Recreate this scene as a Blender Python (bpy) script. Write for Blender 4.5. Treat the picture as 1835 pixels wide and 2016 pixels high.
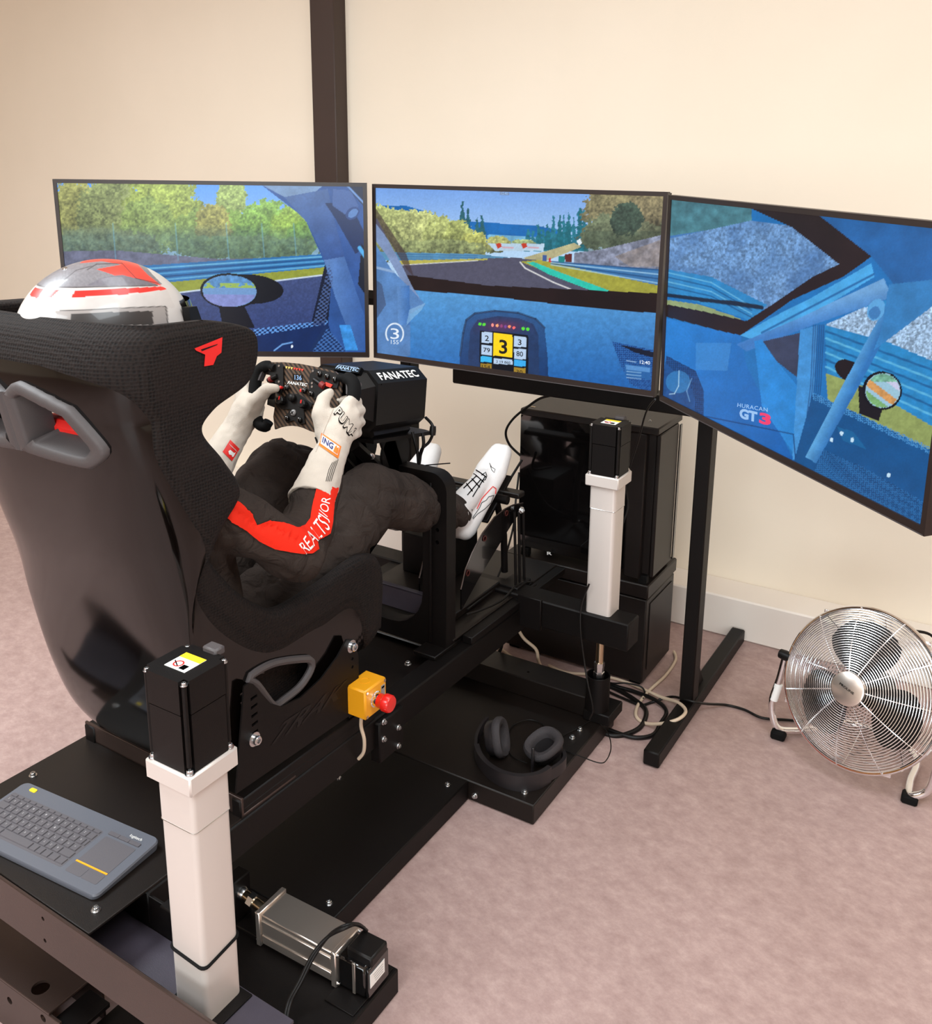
import bpy, bmesh, math, random
import numpy as np
from mathutils import Vector, Matrix, noise as mnoise
from mathutils.bvhtree import BVHTree

random.seed(7)
scene = bpy.context.scene
for o in list(bpy.data.objects):
    bpy.data.objects.remove(o)

# ------------------------------------------------------------------ camera
FPX, PX, PY, CAMH = 1837.0, 917.5, 793.0, 1.65
YAW, PITCH, ROLL = -.5485, .2395, -.0083
def _rot(yaw, pitch, roll):
    cy, sy = math.cos(yaw), math.sin(yaw)
    fw = np.array([sy*math.cos(pitch), cy*math.cos(pitch), -math.sin(pitch)])
    r = np.array([cy, -sy, 0.0]); d = np.cross(fw, r)
    c, s = math.cos(roll), math.sin(roll)
    return np.array([c*r+s*d, -s*r+c*d, fw])
CR = _rot(YAW, PITCH, ROLL)
CAM = np.array([0.0, 0.0, CAMH])
cd = bpy.data.cameras.new('camera'); cam = bpy.data.objects.new('camera', cd)
scene.collection.objects.link(cam); scene.camera = cam
m = Matrix.Identity(4)
for i in range(3):
    m[i][0] = CR[0][i]; m[i][1] = -CR[1][i]; m[i][2] = -CR[2][i]; m[i][3] = CAM[i]
cam.matrix_world = m
cd.sensor_fit = 'AUTO'; cd.sensor_width = 36.0
cd.lens = FPX*36.0/2016.0; cd.shift_y = (PY-1008.0)/2016.0
cd.clip_start = 0.02; cd.clip_end = 60

# ------------------------------------------------------------------ world, lamps, exposure
world = bpy.data.worlds.new('world'); scene.world = world; world.use_nodes = True
bg = world.node_tree.nodes['Background']
bg.inputs[0].default_value = (.86, .95, 1.0, 1); bg.inputs[1].default_value = 1.12
def area(name, loc, size, energy, color, target=None, sizey=None):
    l = bpy.data.lights.new(name, 'AREA'); l.energy = energy; l.color = color
    l.shape = 'RECTANGLE'; l.size = size; l.size_y = sizey or size
    o = bpy.data.objects.new(name, l); scene.collection.objects.link(o); o.location = loc
    if target is not None:
        o.rotation_euler = (Vector(target)-Vector(loc)).to_track_quat('-Z', 'Y').to_euler()
    return o
# ceiling panel lamps of the room and the daylight window behind the photographer, all outside the picture
area('ceiling_lamp_offscreen', (-2.9, .5, 2.93), 1.2, 95, (.87, .955, 1.0), (-2.9, .5, 0), 1.2)
area('ceiling_lamp_offscreen', (.5, .9, 2.93), 1.2, 52, (.87, .955, 1.0), (.5, .9, 0), 1.2)
area('ceiling_lamp_offscreen', (-1.2, -1.2, 2.93), 1.2, 78, (.87, .955, 1.0), (-1.2, -1.2, 0), 1.2)
area('ceiling_lamp_offscreen', (-.9, 1.75, 2.93), 1.2, 14, (.87, .955, 1.0), (-.9, 1.75, 0), .6)
area('window_rear_offscreen', (1.2, -4.9, 1.65), 3.4, 165, (.86, .955, 1.0), (-1.0, 3.3, .9), 1.7)
scene.view_settings.view_transform = 'Standard'
scene.view_settings.look = 'None'
scene.view_settings.exposure = 0.08
scene.view_settings.gamma = 1.0
scene.view_settings.use_curve_mapping = False

# ------------------------------------------------------------------ pixel <-> place
def ray(u, v): return CR.T @ np.array([(u-PX)/FPX, (v-PY)/FPX, 1.0])
def onx(u, v, x):
    r = ray(u, v); return CAM + r*((x-CAM[0])/r[0])
def ony(u, v, y):
    r = ray(u, v); return CAM + r*((y-CAM[1])/r[1])
def onz(u, v, z=0.0):
    r = ray(u, v); return CAM + r*((z-CAM[2])/r[2])
def onplane(u, v, p0, n):
    r = ray(u, v); return CAM + r*(np.dot(np.array(p0)-CAM, n)/np.dot(r, n))
def proj(P):
    q = (np.asarray(P, float)-CAM) @ CR.T
    return PX+FPX*q[..., 0]/q[..., 2], PY+FPX*q[..., 1]/q[..., 2]

# ------------------------------------------------------------------ mesh helpers
C = scene.collection
WLOC = {}
def _norm(v):
    v = np.asarray(v, float); return v/(np.linalg.norm(v)+1e-12)
class MB:
    def __init__(s): s.v = []; s.f = []
    def add(s, verts, faces):
        b = len(s.v); s.v += [tuple(float(c) for c in p) for p in verts]; s.f += [tuple(b+i for i in q) for q in faces]; return s
    def box(s, lo, hi, b=.002, M=None, o=(0, 0, 0)):
        lo = np.minimum(lo, hi).astype(float) if isinstance(lo, np.ndarray) else np.minimum(np.array(lo, float), np.array(hi, float)); hi2 = np.maximum(np.array(lo, float), np.array(hi, float))
        h = (hi2-lo)/2; c = (hi2+lo)/2; b = min(b, h.min()*.45)
        idx = {}; V = []
        for sx in (-1, 1):
            for sy in (-1, 1):
                for sz in (-1, 1):
                    for a in range(3):
                        q = np.array([sx, sy, sz])*(h-b); q[a] = (sx, sy, sz)[a]*h[a]
                        idx[(sx, sy, sz, a)] = len(V); V.append(q)
        F = []
        for a in range(3):
            o1, o2 = [(1, 2), (0, 2), (0, 1)][a]
            for sg in (-1, 1):
                q = []
                for s1, s2 in ((-1, -1), (1, -1), (1, 1), (-1, 1)):
                    k = [0, 0, 0]; k[a] = sg; k[o1] = s1; k[o2] = s2; q.append(idx[(*k, a)])
                F.append(q)
        for a, bb, cc in ((0, 1, 2), (0, 2, 1), (1, 2, 0)):
            for sa in (-1, 1):
                for sb in (-1, 1):
                    q = []
                    for sc, ax in ((-1, a), (1, a), (1, bb), (-1, bb)):
                        k = [0, 0, 0]; k[a] = sa; k[bb] = sb; k[cc] = sc; q.append(idx[(*k, ax)])
                    F.append(q)
        for sx in (-1, 1):
            for sy in (-1, 1):
                for sz in (-1, 1): F.append([idx[(sx, sy, sz, a)] for a in range(3)])
        V = [q+c for q in V]
        if M is not None: V = [np.array(M) @ q + np.array(o) for q in V]
        return s.add(V, F)
    def tube(s, pts, r, n=10, closed=False, cap=True, flat=None):
        pts = [np.array(p, float) for p in pts]; N = len(pts)
        rs = list(r) if hasattr(r, '__len__') else [r]*N
        T = []
        for i in range(N):
            a = pts[(i-1) % N] if (closed or i > 0) else pts[i]; b = pts[(i+1) % N] if (closed or i < N-1) else pts[i]
            T.append(_norm(b-a))
        ref = np.array([0, 0, 1.0]) if abs(T[0][2]) < .9 else np.array([1.0, 0, 0])
        nrm = _norm(np.cross(T[0], ref)); V = []; F = []
        for i in range(N):
            nrm = _norm(nrm - T[i]*np.dot(nrm, T[i])); bi = np.cross(T[i], nrm)
            for k in range(n):
                a = 2*math.pi*k/n
                V.append(pts[i]+rs[i]*(math.cos(a)*nrm+math.sin(a)*bi*(flat or 1)))
        for i in range(N if closed else N-1):
            j = (i+1) % N
            for k in range(n):
                F.append((i*n+k, i*n+(k+1) % n, j*n+(k+1) % n, j*n+k))
        if cap and not closed: F.append(tuple(range(n-1, -1, -1))); F.append(tuple((N-1)*n+k for k in range(n)))
        return s.add(V, F)
    def cyl(s, p0, p1, r, r1=None, n=16, cap=True): return s.tube([p0, p1], [r, r if r1 is None else r1], n, cap=cap)
    def lathe(s, prof, o, axis, n=24):
        ax = _norm(axis); ref = np.array([0, 0, 1.0]) if abs(ax[2]) < .9 else np.array([1.0, 0, 0])
        e1 = _norm(np.cross(ax, ref)); e2 = np.cross(ax, e1); o = np.array(o, float); V = []; F = []
        for (r, h) in prof:
            for k in range(n):
                a = 2*math.pi*k/n; V.append(o+ax*h+r*(math.cos(a)*e1+math.sin(a)*e2))
        for i in range(len(prof)-1):
            for k in range(n): F.append((i*n+k, i*n+(k+1) % n, (i+1)*n+(k+1) % n, (i+1)*n+k))
        F.append(tuple(range(n-1, -1, -1))); F.append(tuple((len(prof)-1)*n+k for k in range(n)))
        return s.add(V, F)
    def prism(s, poly, ext, holes=None):
        """poly: 3-D points of a flat outline, ext: extrusion vector"""
        P = [np.array(p, float) for p in poly]; e = np.array(ext, float); n = len(P)
        V = P+[p+e for p in P]
        F = [tuple(range(n)), tuple(range(2*n-1, n-1, -1))]+[(i, (i+1) % n, n+(i+1) % n, n+i) for i in range(n)]
        return s.add(V, F)
    def ring(s, outer, inner, ext):
        """frame between two outlines of equal count, extruded"""
        n = len(outer); e = np.array(ext, float)
        V = [np.array(p, float) for p in outer]+[np.array(p, float) for p in inner]
        V = V+[p+e for p in V]; F = []
        for i in range(n):
            j = (i+1) % n
            F += [(i, j, n+j, n+i), (2*n+i, 3*n+i, 3*n+j, 2*n+j), (i, 2*n+i, 2*n+j, j), (n+i, n+j, 3*n+j, 3*n+i)]
        return s.add(V, F)
    def xf(s, fn): s.v = [tuple(fn(np.array(p))) for p in s.v]; return s
    def build(s, name, mat, parent=None, smooth=40, loc=None, recalc=True):
        base = np.array(WLOC[parent.name]) if parent is not None else (np.array(loc, float) if loc is not None else np.zeros(3))
        me = bpy.data.meshes.new(name)
        me.from_pydata([tuple(np.array(p)-base) for p in s.v], [], s.f); me.validate()
        if recalc:
            bm = bmesh.new(); bm.from_mesh(me); bmesh.ops.recalc_face_normals(bm, faces=bm.faces); bm.to_mesh(me); bm.free()
        if smooth:
            me.polygons.foreach_set('use_smooth', [True]*len(me.polygons)); me.set_sharp_from_angle(angle=math.radians(smooth))
        me.materials.append(mat)
        o = bpy.data.objects.new(name, me); C.objects.link(o); o.parent = parent
        if parent is None: o.location = base
        WLOC[o.name] = tuple(base)
        return o
def thing(name, loc, label, cat, group=None):
    o = bpy.data.objects.new(name, None); C.objects.link(o); o.location = loc; o.empty_display_size = .05
    o['label'] = label; o['category'] = cat
    if group: o['group'] = group
    WLOC[o.name] = tuple(float(c) for c in loc); return o
def tag(o, label, cat, group=None):
    o['label'] = label; o['category'] = cat
    if group: o['group'] = group
    return o
def inst(src, name, parent, M):
    """a copy of an alike piece sharing its mesh; M: 4x4 world matrix"""
    o = src.copy(); o.name = name; C.objects.link(o); o.parent = parent
    base = Vector(WLOC[parent.name]) if parent is not None else Vector((0, 0, 0))
    o.matrix_local = Matrix.Translation(-base) @ M; WLOC[o.name] = tuple(M.translation); return o
def rotZ(a):
    c, s = math.cos(a), math.sin(a); return np.array([[c, -s, 0], [s, c, 0], [0, 0, 1]])
def smoothpath(pts, k=8, closed=False):
    P = [np.array(p, float) for p in pts]; n = len(P); out = []
    for i in range(n if closed else n-1):
        g = (lambda j: P[j % n]) if closed else (lambda j: P[max(0, min(n-1, j))])
        p0, p1, p2, p3 = g(i-1), g(i), g(i+1), g(i+2)
        for q in range(k):
            t = q/k
            out.append(.5*((2*p1)+(-p0+p2)*t+(2*p0-5*p1+4*p2-p3)*t*t+(-p0+3*p1-3*p2+p3)*t**3))
    if not closed: out.append(P[-1])
    return out
def rrect(cx, cy, hx, hy, r, k=5):
    out = []
    for sx, sy, a0 in ((1, 1, 0), (-1, 1, 90), (-1, -1, 180), (1, -1, 270)):
        for i in range(k+1):
            a = math.radians(a0+90*i/k); out.append((cx+sx*(hx-r)+r*math.cos(a), cy+sy*(hy-r)+r*math.sin(a)))
    return out

# ------------------------------------------------------------------ materials
def lin(c):
    c = np.asarray(c, float)/255.0
    return np.where(c <= .04045, c/12.92, ((c+.055)/1.055)**2.4)
def lin4(c): return (*[float(x) for x in lin(c)], 1.0)
def mat(name, col, rough=.5, metal=0.0, spec=.5, coat=0.0, bump=0.0, bscale=200, var=0.0, vscale=30, emit=None, estr=1.0, sheen=0.0):
    m = bpy.data.materials.new(name); m.use_nodes = True; nt = m.node_tree; p = nt.nodes['Principled BSDF']
    p.inputs['Base Color'].default_value = lin4(col); p.inputs['Roughness'].default_value = rough; p.inputs['Metallic'].default_value = metal
    p.inputs['Specular IOR Level'].default_value = spec; p.inputs['Coat Weight'].default_value = coat; p.inputs['Coat Roughness'].default_value = .04
    p.inputs['Sheen Weight'].default_value = sheen
    if emit is not None: p.inputs['Emission Color'].default_value = lin4(emit); p.inputs['Emission Strength'].default_value = estr
    if var or bump:
        tc = nt.nodes.new('ShaderNodeTexCoord')
    if var:
        n = nt.nodes.new('ShaderNodeTexNoise'); n.inputs['Scale'].default_value = vscale; n.inputs['Detail'].default_value = 5
        nt.links.new(tc.outputs['Object'], n.inputs['Vector'])
        mx = nt.nodes.new('ShaderNodeMix'); mx.data_type = 'RGBA'; mx.blend_type = 'MIX'
        a = np.clip(np.array(col)*(1-var), 0, 255); b = np.clip(np.array(col)*(1+var), 0, 255)
        mx.inputs[6].default_value = lin4(a); mx.inputs[7].default_value = lin4(b)
        nt.links.new(n.outputs[0], mx.inputs[0]); nt.links.new(mx.outputs[2], p.inputs['Base Color'])
    if bump:
        n2 = nt.nodes.new('ShaderNodeTexNoise'); n2.inputs['Scale'].default_value = bscale; n2.inputs['Detail'].default_value = 4
        nt.links.new(tc.outputs['Object'], n2.inputs['Vector'])
        bp = nt.nodes.new('ShaderNodeBump'); bp.inputs['Strength'].default_value = bump; bp.inputs['Distance'].default_value = .004
        nt.links.new(n2.outputs[0], bp.inputs['Height']); nt.links.new(bp.outputs[0], p.inputs['Normal'])
    return m
M = {}
M['paint'] = mat('black_powder_coat', (12, 8, 7), .48, spec=.2, bump=.15, bscale=900, var=.12, vscale=8)
M['plate'] = mat('black_satin_plate', (22, 16, 13), .42, spec=.28, bump=.1, bscale=700, var=.15, vscale=6)
M['slate'] = mat('slate_grey_plate', (62, 56, 66), .5, bump=.1, bscale=600, var=.1)
M['bronze'] = mat('bronze_grey_steel', (64, 50, 45), .32, .45, var=.12, vscale=5, bump=.08, bscale=500)
M['gloss'] = mat('gloss_black_shell', (8, 5, 4), .10, coat=.0, spec=.5)
M['plastic'] = mat('black_plastic', (13, 10, 9), .45, spec=.3)
M['glossplastic'] = mat('gloss_black_plastic', (12, 10, 10), .12, coat=.6)
M['rubber'] = mat('dark_grey_rubber', (72, 66, 66), .55, bump=.1, bscale=500)
M['blackrubber'] = mat('black_rubber', (9, 8, 8), .8, spec=.2)
M['alu'] = mat('silver_anodised_aluminium', (214, 204, 197), .42, .25, var=.03, vscale=4)
M['alu2'] = mat('bright_brushed_aluminium', (220, 208, 198), .28, .9)
M['chrome'] = mat('chrome', (244, 244, 246), .1, 1.0)
M['steel'] = mat('zinc_steel', (205, 205, 205), .25, 1.0)
M['brass'] = mat('nickel_brass', (200, 180, 150), .22, 1.0)
M['white'] = mat('white_plastic', (235, 232, 226), .5)
M['yellow'] = mat('signal_yellow_plastic', (236, 160, 24), .4, bump=.05, bscale=300)
M['label_yellow'] = mat('yellow_print', (245, 214, 30), .5)
M['red'] = mat('signal_red_plastic', (222, 28, 18), .3, coat=.3)
M['redprint'] = mat('red_print', (222, 32, 24), .5)
M['whiteprint'] = mat('white_print', (238, 236, 232), .5)
M['greyprint'] = mat('grey_print', (150, 146, 144), .5)
M['darkprint'] = mat('dark_print', (28, 24, 26), .6)
M['blackprint'] = mat('black_print', (6, 5, 5), .9, spec=.0)
M['orangeprint'] = mat('orange_print', (238, 120, 30), .6)
M['blueprint'] = mat('navy_print', (30, 40, 110), .6)
M['key'] = mat('keyboard_grey_plastic', (84, 80, 84), .5, bump=.05, bscale=400)
M['keyboard'] = mat('keyboard_case_plastic', (88, 90, 98), .42, bump=.05, bscale=400)
M['cable'] = mat('black_cable_sheath', (13, 10, 9), .45, spec=.3)
M['cable_cream'] = mat('cream_cable_sheath', (206, 184, 160), .5)
M['suit'] = mat('black_racing_suit_cloth', (56, 48, 44), .92, spec=.08, bump=.5, bscale=700, var=.30, vscale=9)
nt_ = M['suit'].node_tree; b0_ = [n for n in nt_.nodes if n.type == 'BUMP'][0]; tc_ = [n for n in nt_.nodes if n.type == 'TEX_COORD'][0]
wn_ = nt_.nodes.new('ShaderNodeTexNoise'); wn_.inputs['Scale'].default_value = 20; wn_.inputs['Detail'].default_value = 3; wn_.inputs['Distortion'].default_value = 1.4
wb_ = nt_.nodes.new('ShaderNodeBump'); wb_.inputs['Strength'].default_value = .75; wb_.inputs['Distance'].default_value = .02
nt_.links.new(tc_.outputs['Object'], wn_.inputs['Vector']); nt_.links.new(wn_.outputs[0], wb_.inputs['Height']); nt_.links.new(wb_.outputs[0], b0_.inputs['Normal'])
M['suit_red'] = mat('red_suit_panel', (232, 42, 20), .8, spec=.2, bump=.5, bscale=800, var=.06, vscale=20)
M['glove'] = mat('white_glove_knit', (212, 199, 185), .88, spec=.15, bump=.6, bscale=900, var=.04, vscale=30)
M['shoe'] = mat('white_shoe_leather', (226, 222, 220), .5, bump=.2, bscale=500, var=.03)
M['skin'] = mat('skin', (205, 150, 125), .6)
M['fanwire'] = mat('chromed_fan_wire', (246, 247, 250), .16, 1.0)
M['headphone'] = mat('charcoal_headphone_plastic', (28, 24, 26), .45)
M['foam'] = mat('charcoal_ear_pad', (50, 45, 47), .75, bump=.3, bscale=400)
M['pcglass'] = mat('smoked_glass', (10, 8, 8), .06, coat=1.0, spec=.7)
M['pc'] = mat('black_case_steel', (26, 20, 18), .42, spec=.35, bump=.1, bscale=600, var=.08)

def nodes_mat(name):
    m = bpy.data.materials.new(name); m.use_nodes = True; return m, m.node_tree, m.node_tree.nodes['Principled BSDF']
def noise_node(nt, vec, scale, detail=4, rough=.55):
    n = nt.nodes.new('ShaderNodeTexNoise'); n.inputs['Scale'].default_value = scale; n.inputs['Detail'].default_value = detail
    n.inputs['Roughness'].default_value = rough
    nt.links.new(vec, n.inputs['Vector']); return n
def ramp_node(nt, fac, stops):
    r = nt.nodes.new('ShaderNodeValToRGB'); e = r.color_ramp.elements
    while len(e) < len(stops): e.new(.5)
    for el, (p, c) in zip(e, stops): el.position = p; el.color = lin4(c)
    nt.links.new(fac, r.inputs[0]); return r
# wall paint
m, nt, p = nodes_mat('cream_wall_paint'); tc = nt.nodes.new('ShaderNodeTexCoord')
n = noise_node(nt, tc.outputs['Object'], 1.2, 3); r = ramp_node(nt, n.outputs[0], [(.3, (238, 224, 204)), (.7, (243, 229, 210))])
nt.links.new(r.outputs[0], p.inputs['Base Color']); p.inputs['Roughness'].default_value = .85
n2 = noise_node(nt, tc.outputs['Object'], 160, 3); bp = nt.nodes.new('ShaderNodeBump'); bp.inputs['Strength'].default_value = .06; bp.inputs['Distance'].default_value = .003
nt.links.new(n2.outputs[0], bp.inputs['Height']); nt.links.new(bp.outputs[0], p.inputs['Normal']); M['wall'] = m
M['ledge'] = mat('white_gloss_skirting', (236, 226, 216), .4, var=.02, vscale=3)
M['column'] = mat('dark_brown_column_paint', (58, 42, 36), .5)
# mottled vinyl floor
m, nt, p = nodes_mat('mottled_vinyl_floor'); tc = nt.nodes.new('ShaderNodeTexCoord')
mp = nt.nodes.new('ShaderNodeMapping'); mp.inputs['Scale'].default_value = (1.0, 1.3, 1); mp.inputs['Rotation'].default_value = (0, 0, .5)
nt.links.new(tc.outputs['Object'], mp.inputs[0])
n = noise_node(nt, mp.outputs[0], 20, 10, .78); r = ramp_node(nt, n.outputs[0], [(.30, (158, 131, 127)), (.5, (177, 151, 146)), (.70, (196, 171, 165))])
n3 = noise_node(nt, tc.outputs['Object'], 1.6, 4); r3 = ramp_node(nt, n3.outputs[0], [(.35, (238, 234, 232)), (.65, (255, 253, 252))])
mx = nt.nodes.new('ShaderNodeMix'); mx.data_type = 'RGBA'; mx.blend_type = 'MULTIPLY'; mx.inputs[0].default_value = 1
nt.links.new(r.outputs[0], mx.inputs[6]); nt.links.new(r3.outputs[0], mx.inputs[7]); nt.links.new(mx.outputs[2], p.inputs['Base Color'])
p.inputs['Roughness'].default_value = .5; p.inputs['Specular IOR Level'].default_value = .4
n2 = noise_node(nt, tc.outputs['Object'], 90, 4); bp = nt.nodes.new('ShaderNodeBump'); bp.inputs['Strength'].default_value = .08; bp.inputs['Distance'].default_value = .004
nt.links.new(n2.outputs[0], bp.inputs['Height']); nt.links.new(bp.outputs[0], p.inputs['Normal']); M['floor'] = m
# spacer mesh of the seat cover: rows of small holes
m, nt, p = nodes_mat('black_spacer_mesh'); tc = nt.nodes.new('ShaderNodeTexCoord')
vo = nt.nodes.new('ShaderNodeTexVoronoi'); vo.inputs['Scale'].default_value = 160; vo.inputs['Randomness'].default_value = .25
nt.links.new(tc.outputs['Object'], vo.inputs['Vector'])
r = ramp_node(nt, vo.outputs['Distance'], [(.12, (2, 1, 1)), (.55, (26, 18, 15))])
nt.links.new(r.outputs[0], p.inputs['Base Color']); p.inputs['Roughness'].default_value = .8; p.inputs['Specular IOR Level'].default_value = .25
bp = nt.nodes.new('ShaderNodeBump'); bp.inputs['Strength'].default_value = .7; bp.inputs['Distance'].default_value = .003
nt.links.new(vo.outputs['Distance'], bp.inputs['Height']); nt.links.new(bp.outputs[0], p.inputs['Normal']); M['mesh'] = m
# carbon weave
m, nt, p = nodes_mat('brown_carbon_weave'); tc = nt.nodes.new('ShaderNodeTexCoord')
wv = nt.nodes.new('ShaderNodeTexWave'); wv.wave_type = 'BANDS'; wv.bands_direction = 'DIAGONAL'; wv.inputs['Scale'].default_value = 42; wv.inputs['Distortion'].default_value = 0
nt.links.new(tc.outputs['Object'], wv.inputs['Vector'])
r = ramp_node(nt, wv.outputs[0], [(.2, (22, 16, 12)), (.8, (92, 70, 54))])
nt.links.new(r.outputs[0], p.inputs['Base Color']); p.inputs['Roughness'].default_value = .35; p.inputs['Coat Weight'].default_value = .3; M['carbon'] = m
# self-lit screen that shows its picture (colours are carried by the panel)
def attr_mat(name, emis):
    m, nt, p = nodes_mat(name); at = nt.nodes.new('ShaderNodeAttribute'); at.attribute_name = 'picture'
    if emis:
        p.inputs['Base Color'].default_value = (.004, .004, .005, 1); p.inputs['Roughness'].default_value = .28; p.inputs['Specular IOR Level'].default_value = .25
        nt.links.new(at.outputs['Color'], p.inputs['Emission Color']); p.inputs['Emission Strength'].default_value = 1.0
    else:
        nt.links.new(at.outputs['Color'], p.inputs['Base Color']); p.inputs['Roughness'].default_value = .38; p.inputs['Coat Weight'].default_value = .25
    return m
M['screen'] = attr_mat('lcd_screen', True)
M['helmet'] = attr_mat('painted_helmet_shell', False)
def glow(name, col, s=1.0): return mat(name, (5, 5, 5), .4, emit=col, estr=s)
M['dispblack'] = mat('matt_black_display', (6, 7, 10), .6, spec=.1)
M['g_white'] = glow('screen_white', (225, 235, 245)); M['g_blue'] = glow('screen_pale_blue', (150, 190, 235)); M['g_black'] = glow('screen_black', (16, 16, 14))
M['g_yellow'] = glow('led_yellow', (255, 225, 120), 1.1); M['g_red'] = glow('led_red', (255, 70, 50), 1.1); M['g_pink'] = glow('screen_pink', (235, 60, 110))

# ------------------------------------------------------------------ lettering
def text_mesh(txt, bold=0.0, spacing=1.0):
    cu = bpy.data.curves.new('t', 'FONT'); cu.body = txt; cu.size = 1; cu.offset = bold; cu.space_character = spacing; cu.resolution_u = 3
    o = bpy.data.objects.new('t', cu); C.objects.link(o)
    dg = bpy.context.evaluated_depsgraph_get(); me = o.evaluated_get(dg).to_mesh()
    V = np.array([v.co[:2] for v in me.vertices]); F = [tuple(p.vertices) for p in me.polygons]
    o.evaluated_get(dg).to_mesh_clear(); bpy.data.objects.remove(o); bpy.data.curves.remove(cu)
    lo, hi = V.min(0), V.max(0); V = (V-lo)/(hi-lo)
    return V, F
def quad_uv(q, s, t):
    """q: TL, TR, BR, BL ; s right 0..1, t up 0..1"""
    TL, TR, BR, BL = [np.array(x, float) for x in q]
    return (BL*(1-s)+BR*s)*(1-t)+(TL*(1-s)+TR*s)*t
def text_on(txt, quad3, nrm, name, mat_, parent=None, bold=0.0, off=.0006, spacing=1.0, skew=0.0):
    V, F = text_mesh(txt, bold, spacing); nrm = _norm(nrm)
    mb = MB(); mb.add([quad_uv(quad3, v[0]+skew*(v[1]-.5), v[1])+nrm*off for v in V], F)
    return mb.build(name, mat_, parent, smooth=0, recalc=False)
def bvh_of(objs):
    dg = bpy.context.evaluated_depsgraph_get(); V = []; F = []
    dg.update()
    for o in objs:
        w = Vector(WLOC[o.name]); b = len(V); me = o.evaluated_get(dg).to_mesh()
        V += [v.co+w for v in me.vertices]; F += [[b+i for i in p.vertices] for p in me.polygons]
        o.evaluated_get(dg).to_mesh_clear()
    return BVHTree.FromPolygons(V, F)
def drape(bvh, uv, off, nc=None):
    d = Vector(_norm(ray(*uv))); h = bvh.ray_cast(Vector(CAM), d)
    if h[0] is None: return None
    nn = h[1] if h[1].dot(d) < 0 else -h[1]
    return np.array(h[0]+nn*off) if nc is None else np.array(h[0])+np.array(nc)*off
def patch_px(bvh, polys, name, mat_, parent, off=.001, cell=5.0, nc=None):
    """flat print or sewn panel: an outline in the photograph, laid onto the surface behind it"""
    bm = bmesh.new()
    for poly in polys:
        bm.faces.new([bm.verts.new((x, y, 0)) for x, y in poly])
    bmesh.ops.triangulate(bm, faces=bm.faces)
    for _ in range(7):
        E = [e for e in bm.edges if e.calc_length() > cell*1.6]
        if not E: break
        bmesh.ops.subdivide_edges(bm, edges=E, cuts=1); bmesh.ops.triangulate(bm, faces=[f for f in bm.faces if len(f.verts) > 3])
    dead = []
    for v in bm.verts:
        p = drape(bvh, (v.co.x, v.co.y), off, nc)
        if p is None: dead.append(v)
        else: v.co = Vector(p)
    if dead: bmesh.ops.delete(bm, geom=dead, context='VERTS')
    mb = MB(); bm.verts.index_update(); mb.add([v.co for v in bm.verts], [[v.index for v in f.verts] for f in bm.faces]); bm.free()
    return mb.build(name, mat_, parent, smooth=60, recalc=False)
def text_px(bvh, txt, quad, name, mat_, parent, bold=0.0, off=.0015, spacing=1.0, skew=0.0, nc=None):
    V, F = text_mesh(txt, bold, spacing); P = []
    for v in V:
        uv = quad_uv(quad, v[0]+skew*(v[1]-.5), v[1]); p = drape(bvh, uv, off, nc)
        P.append(p)
    F = [f for f in F if all(P[i] is not None for i in f)]
    P = [p if p is not None else np.zeros(3) for p in P]
    mb = MB(); used = sorted({i for f in F for i in f}); mp_ = {i: k for k, i in enumerate(used)}
    mb.add([P[i] for i in used], [[mp_[i] for i in f] for f in F])
    return mb.build(name, mat_, parent, smooth=0, recalc=False)
# remeshed organic forms
def capsule(mb, p, q, rp, rq, n=14):
    p = np.array(p, float); q = np.array(q, float); d = _norm(q-p); L = np.linalg.norm(q-p)
    pts = []; rs = []
    for a in (80, 60, 35): pts.append(p-d*rp*math.sin(math.radians(a))); rs.append(rp*math.cos(math.radians(a)))
    pts.append(p); rs.append(rp); pts.append(q); rs.append(rq)
    for a in (35, 60, 80): pts.append(q+d*rq*math.sin(math.radians(a))); rs.append(rq*math.cos(math.radians(a)))
    mb.tube(pts, rs, n)
def chain(mb, pts, rs):
    for i in range(len(pts)-1): capsule(mb, pts[i], pts[i+1], rs[i], rs[i+1])
def ellipsoid(mb, c, s, R=None, nu=20, nv=12):
    R = np.eye(3) if R is None else np.array(R); V = []; F = []
    for j in range(1, nv):
        th = math.pi*j/nv
        for i in range(nu):
            ph = 2*math.pi*i/nu
            V.append(np.array(c)+R @ (np.array(s)*np.array([math.sin(th)*math.cos(ph), math.sin(th)*math.sin(ph), math.cos(th)])))
    for j in range(nv-2):
        for i in range(nu): F.append((j*nu+i, j*nu+(i+1) % nu, (j+1)*nu+(i+1) % nu, (j+1)*nu+i))
    F.append(tuple(range(nu))); F.append(tuple((nv-2)*nu+i for i in reversed(range(nu))))
    mb.add(V, F)
def organic(mb, name, mat_, parent, voxel, smooth_it=6, disp=None):
    o = mb.build(name, mat_, parent, smooth=0)
    r = o.modifiers.new('r', 'REMESH'); r.mode = 'VOXEL'; r.voxel_size = voxel; r.use_smooth_shade = True
    s = o.modifiers.new('s', 'SMOOTH'); s.factor = .5; s.iterations = smooth_it
    dg = bpy.context.evaluated_depsgraph_get(); dg.update()
    me = bpy.data.meshes.new_from_object(o.evaluated_get(dg)); o.modifiers.clear()
    old = o.data; o.data = me; bpy.data.meshes.remove(old)
    if disp is not None:
        w = Vector(WLOC[o.name]); co = [v.co+v.normal*disp(v.co+w, v.normal) for v in me.vertices]
        for v, c in zip(me.vertices, co): v.co = c
    me.polygons.foreach_set('use_smooth', [True]*len(me.polygons)); me.update()
    if not me.materials: me.materials.append(mat_)
    me.name = name
    return o
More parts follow.
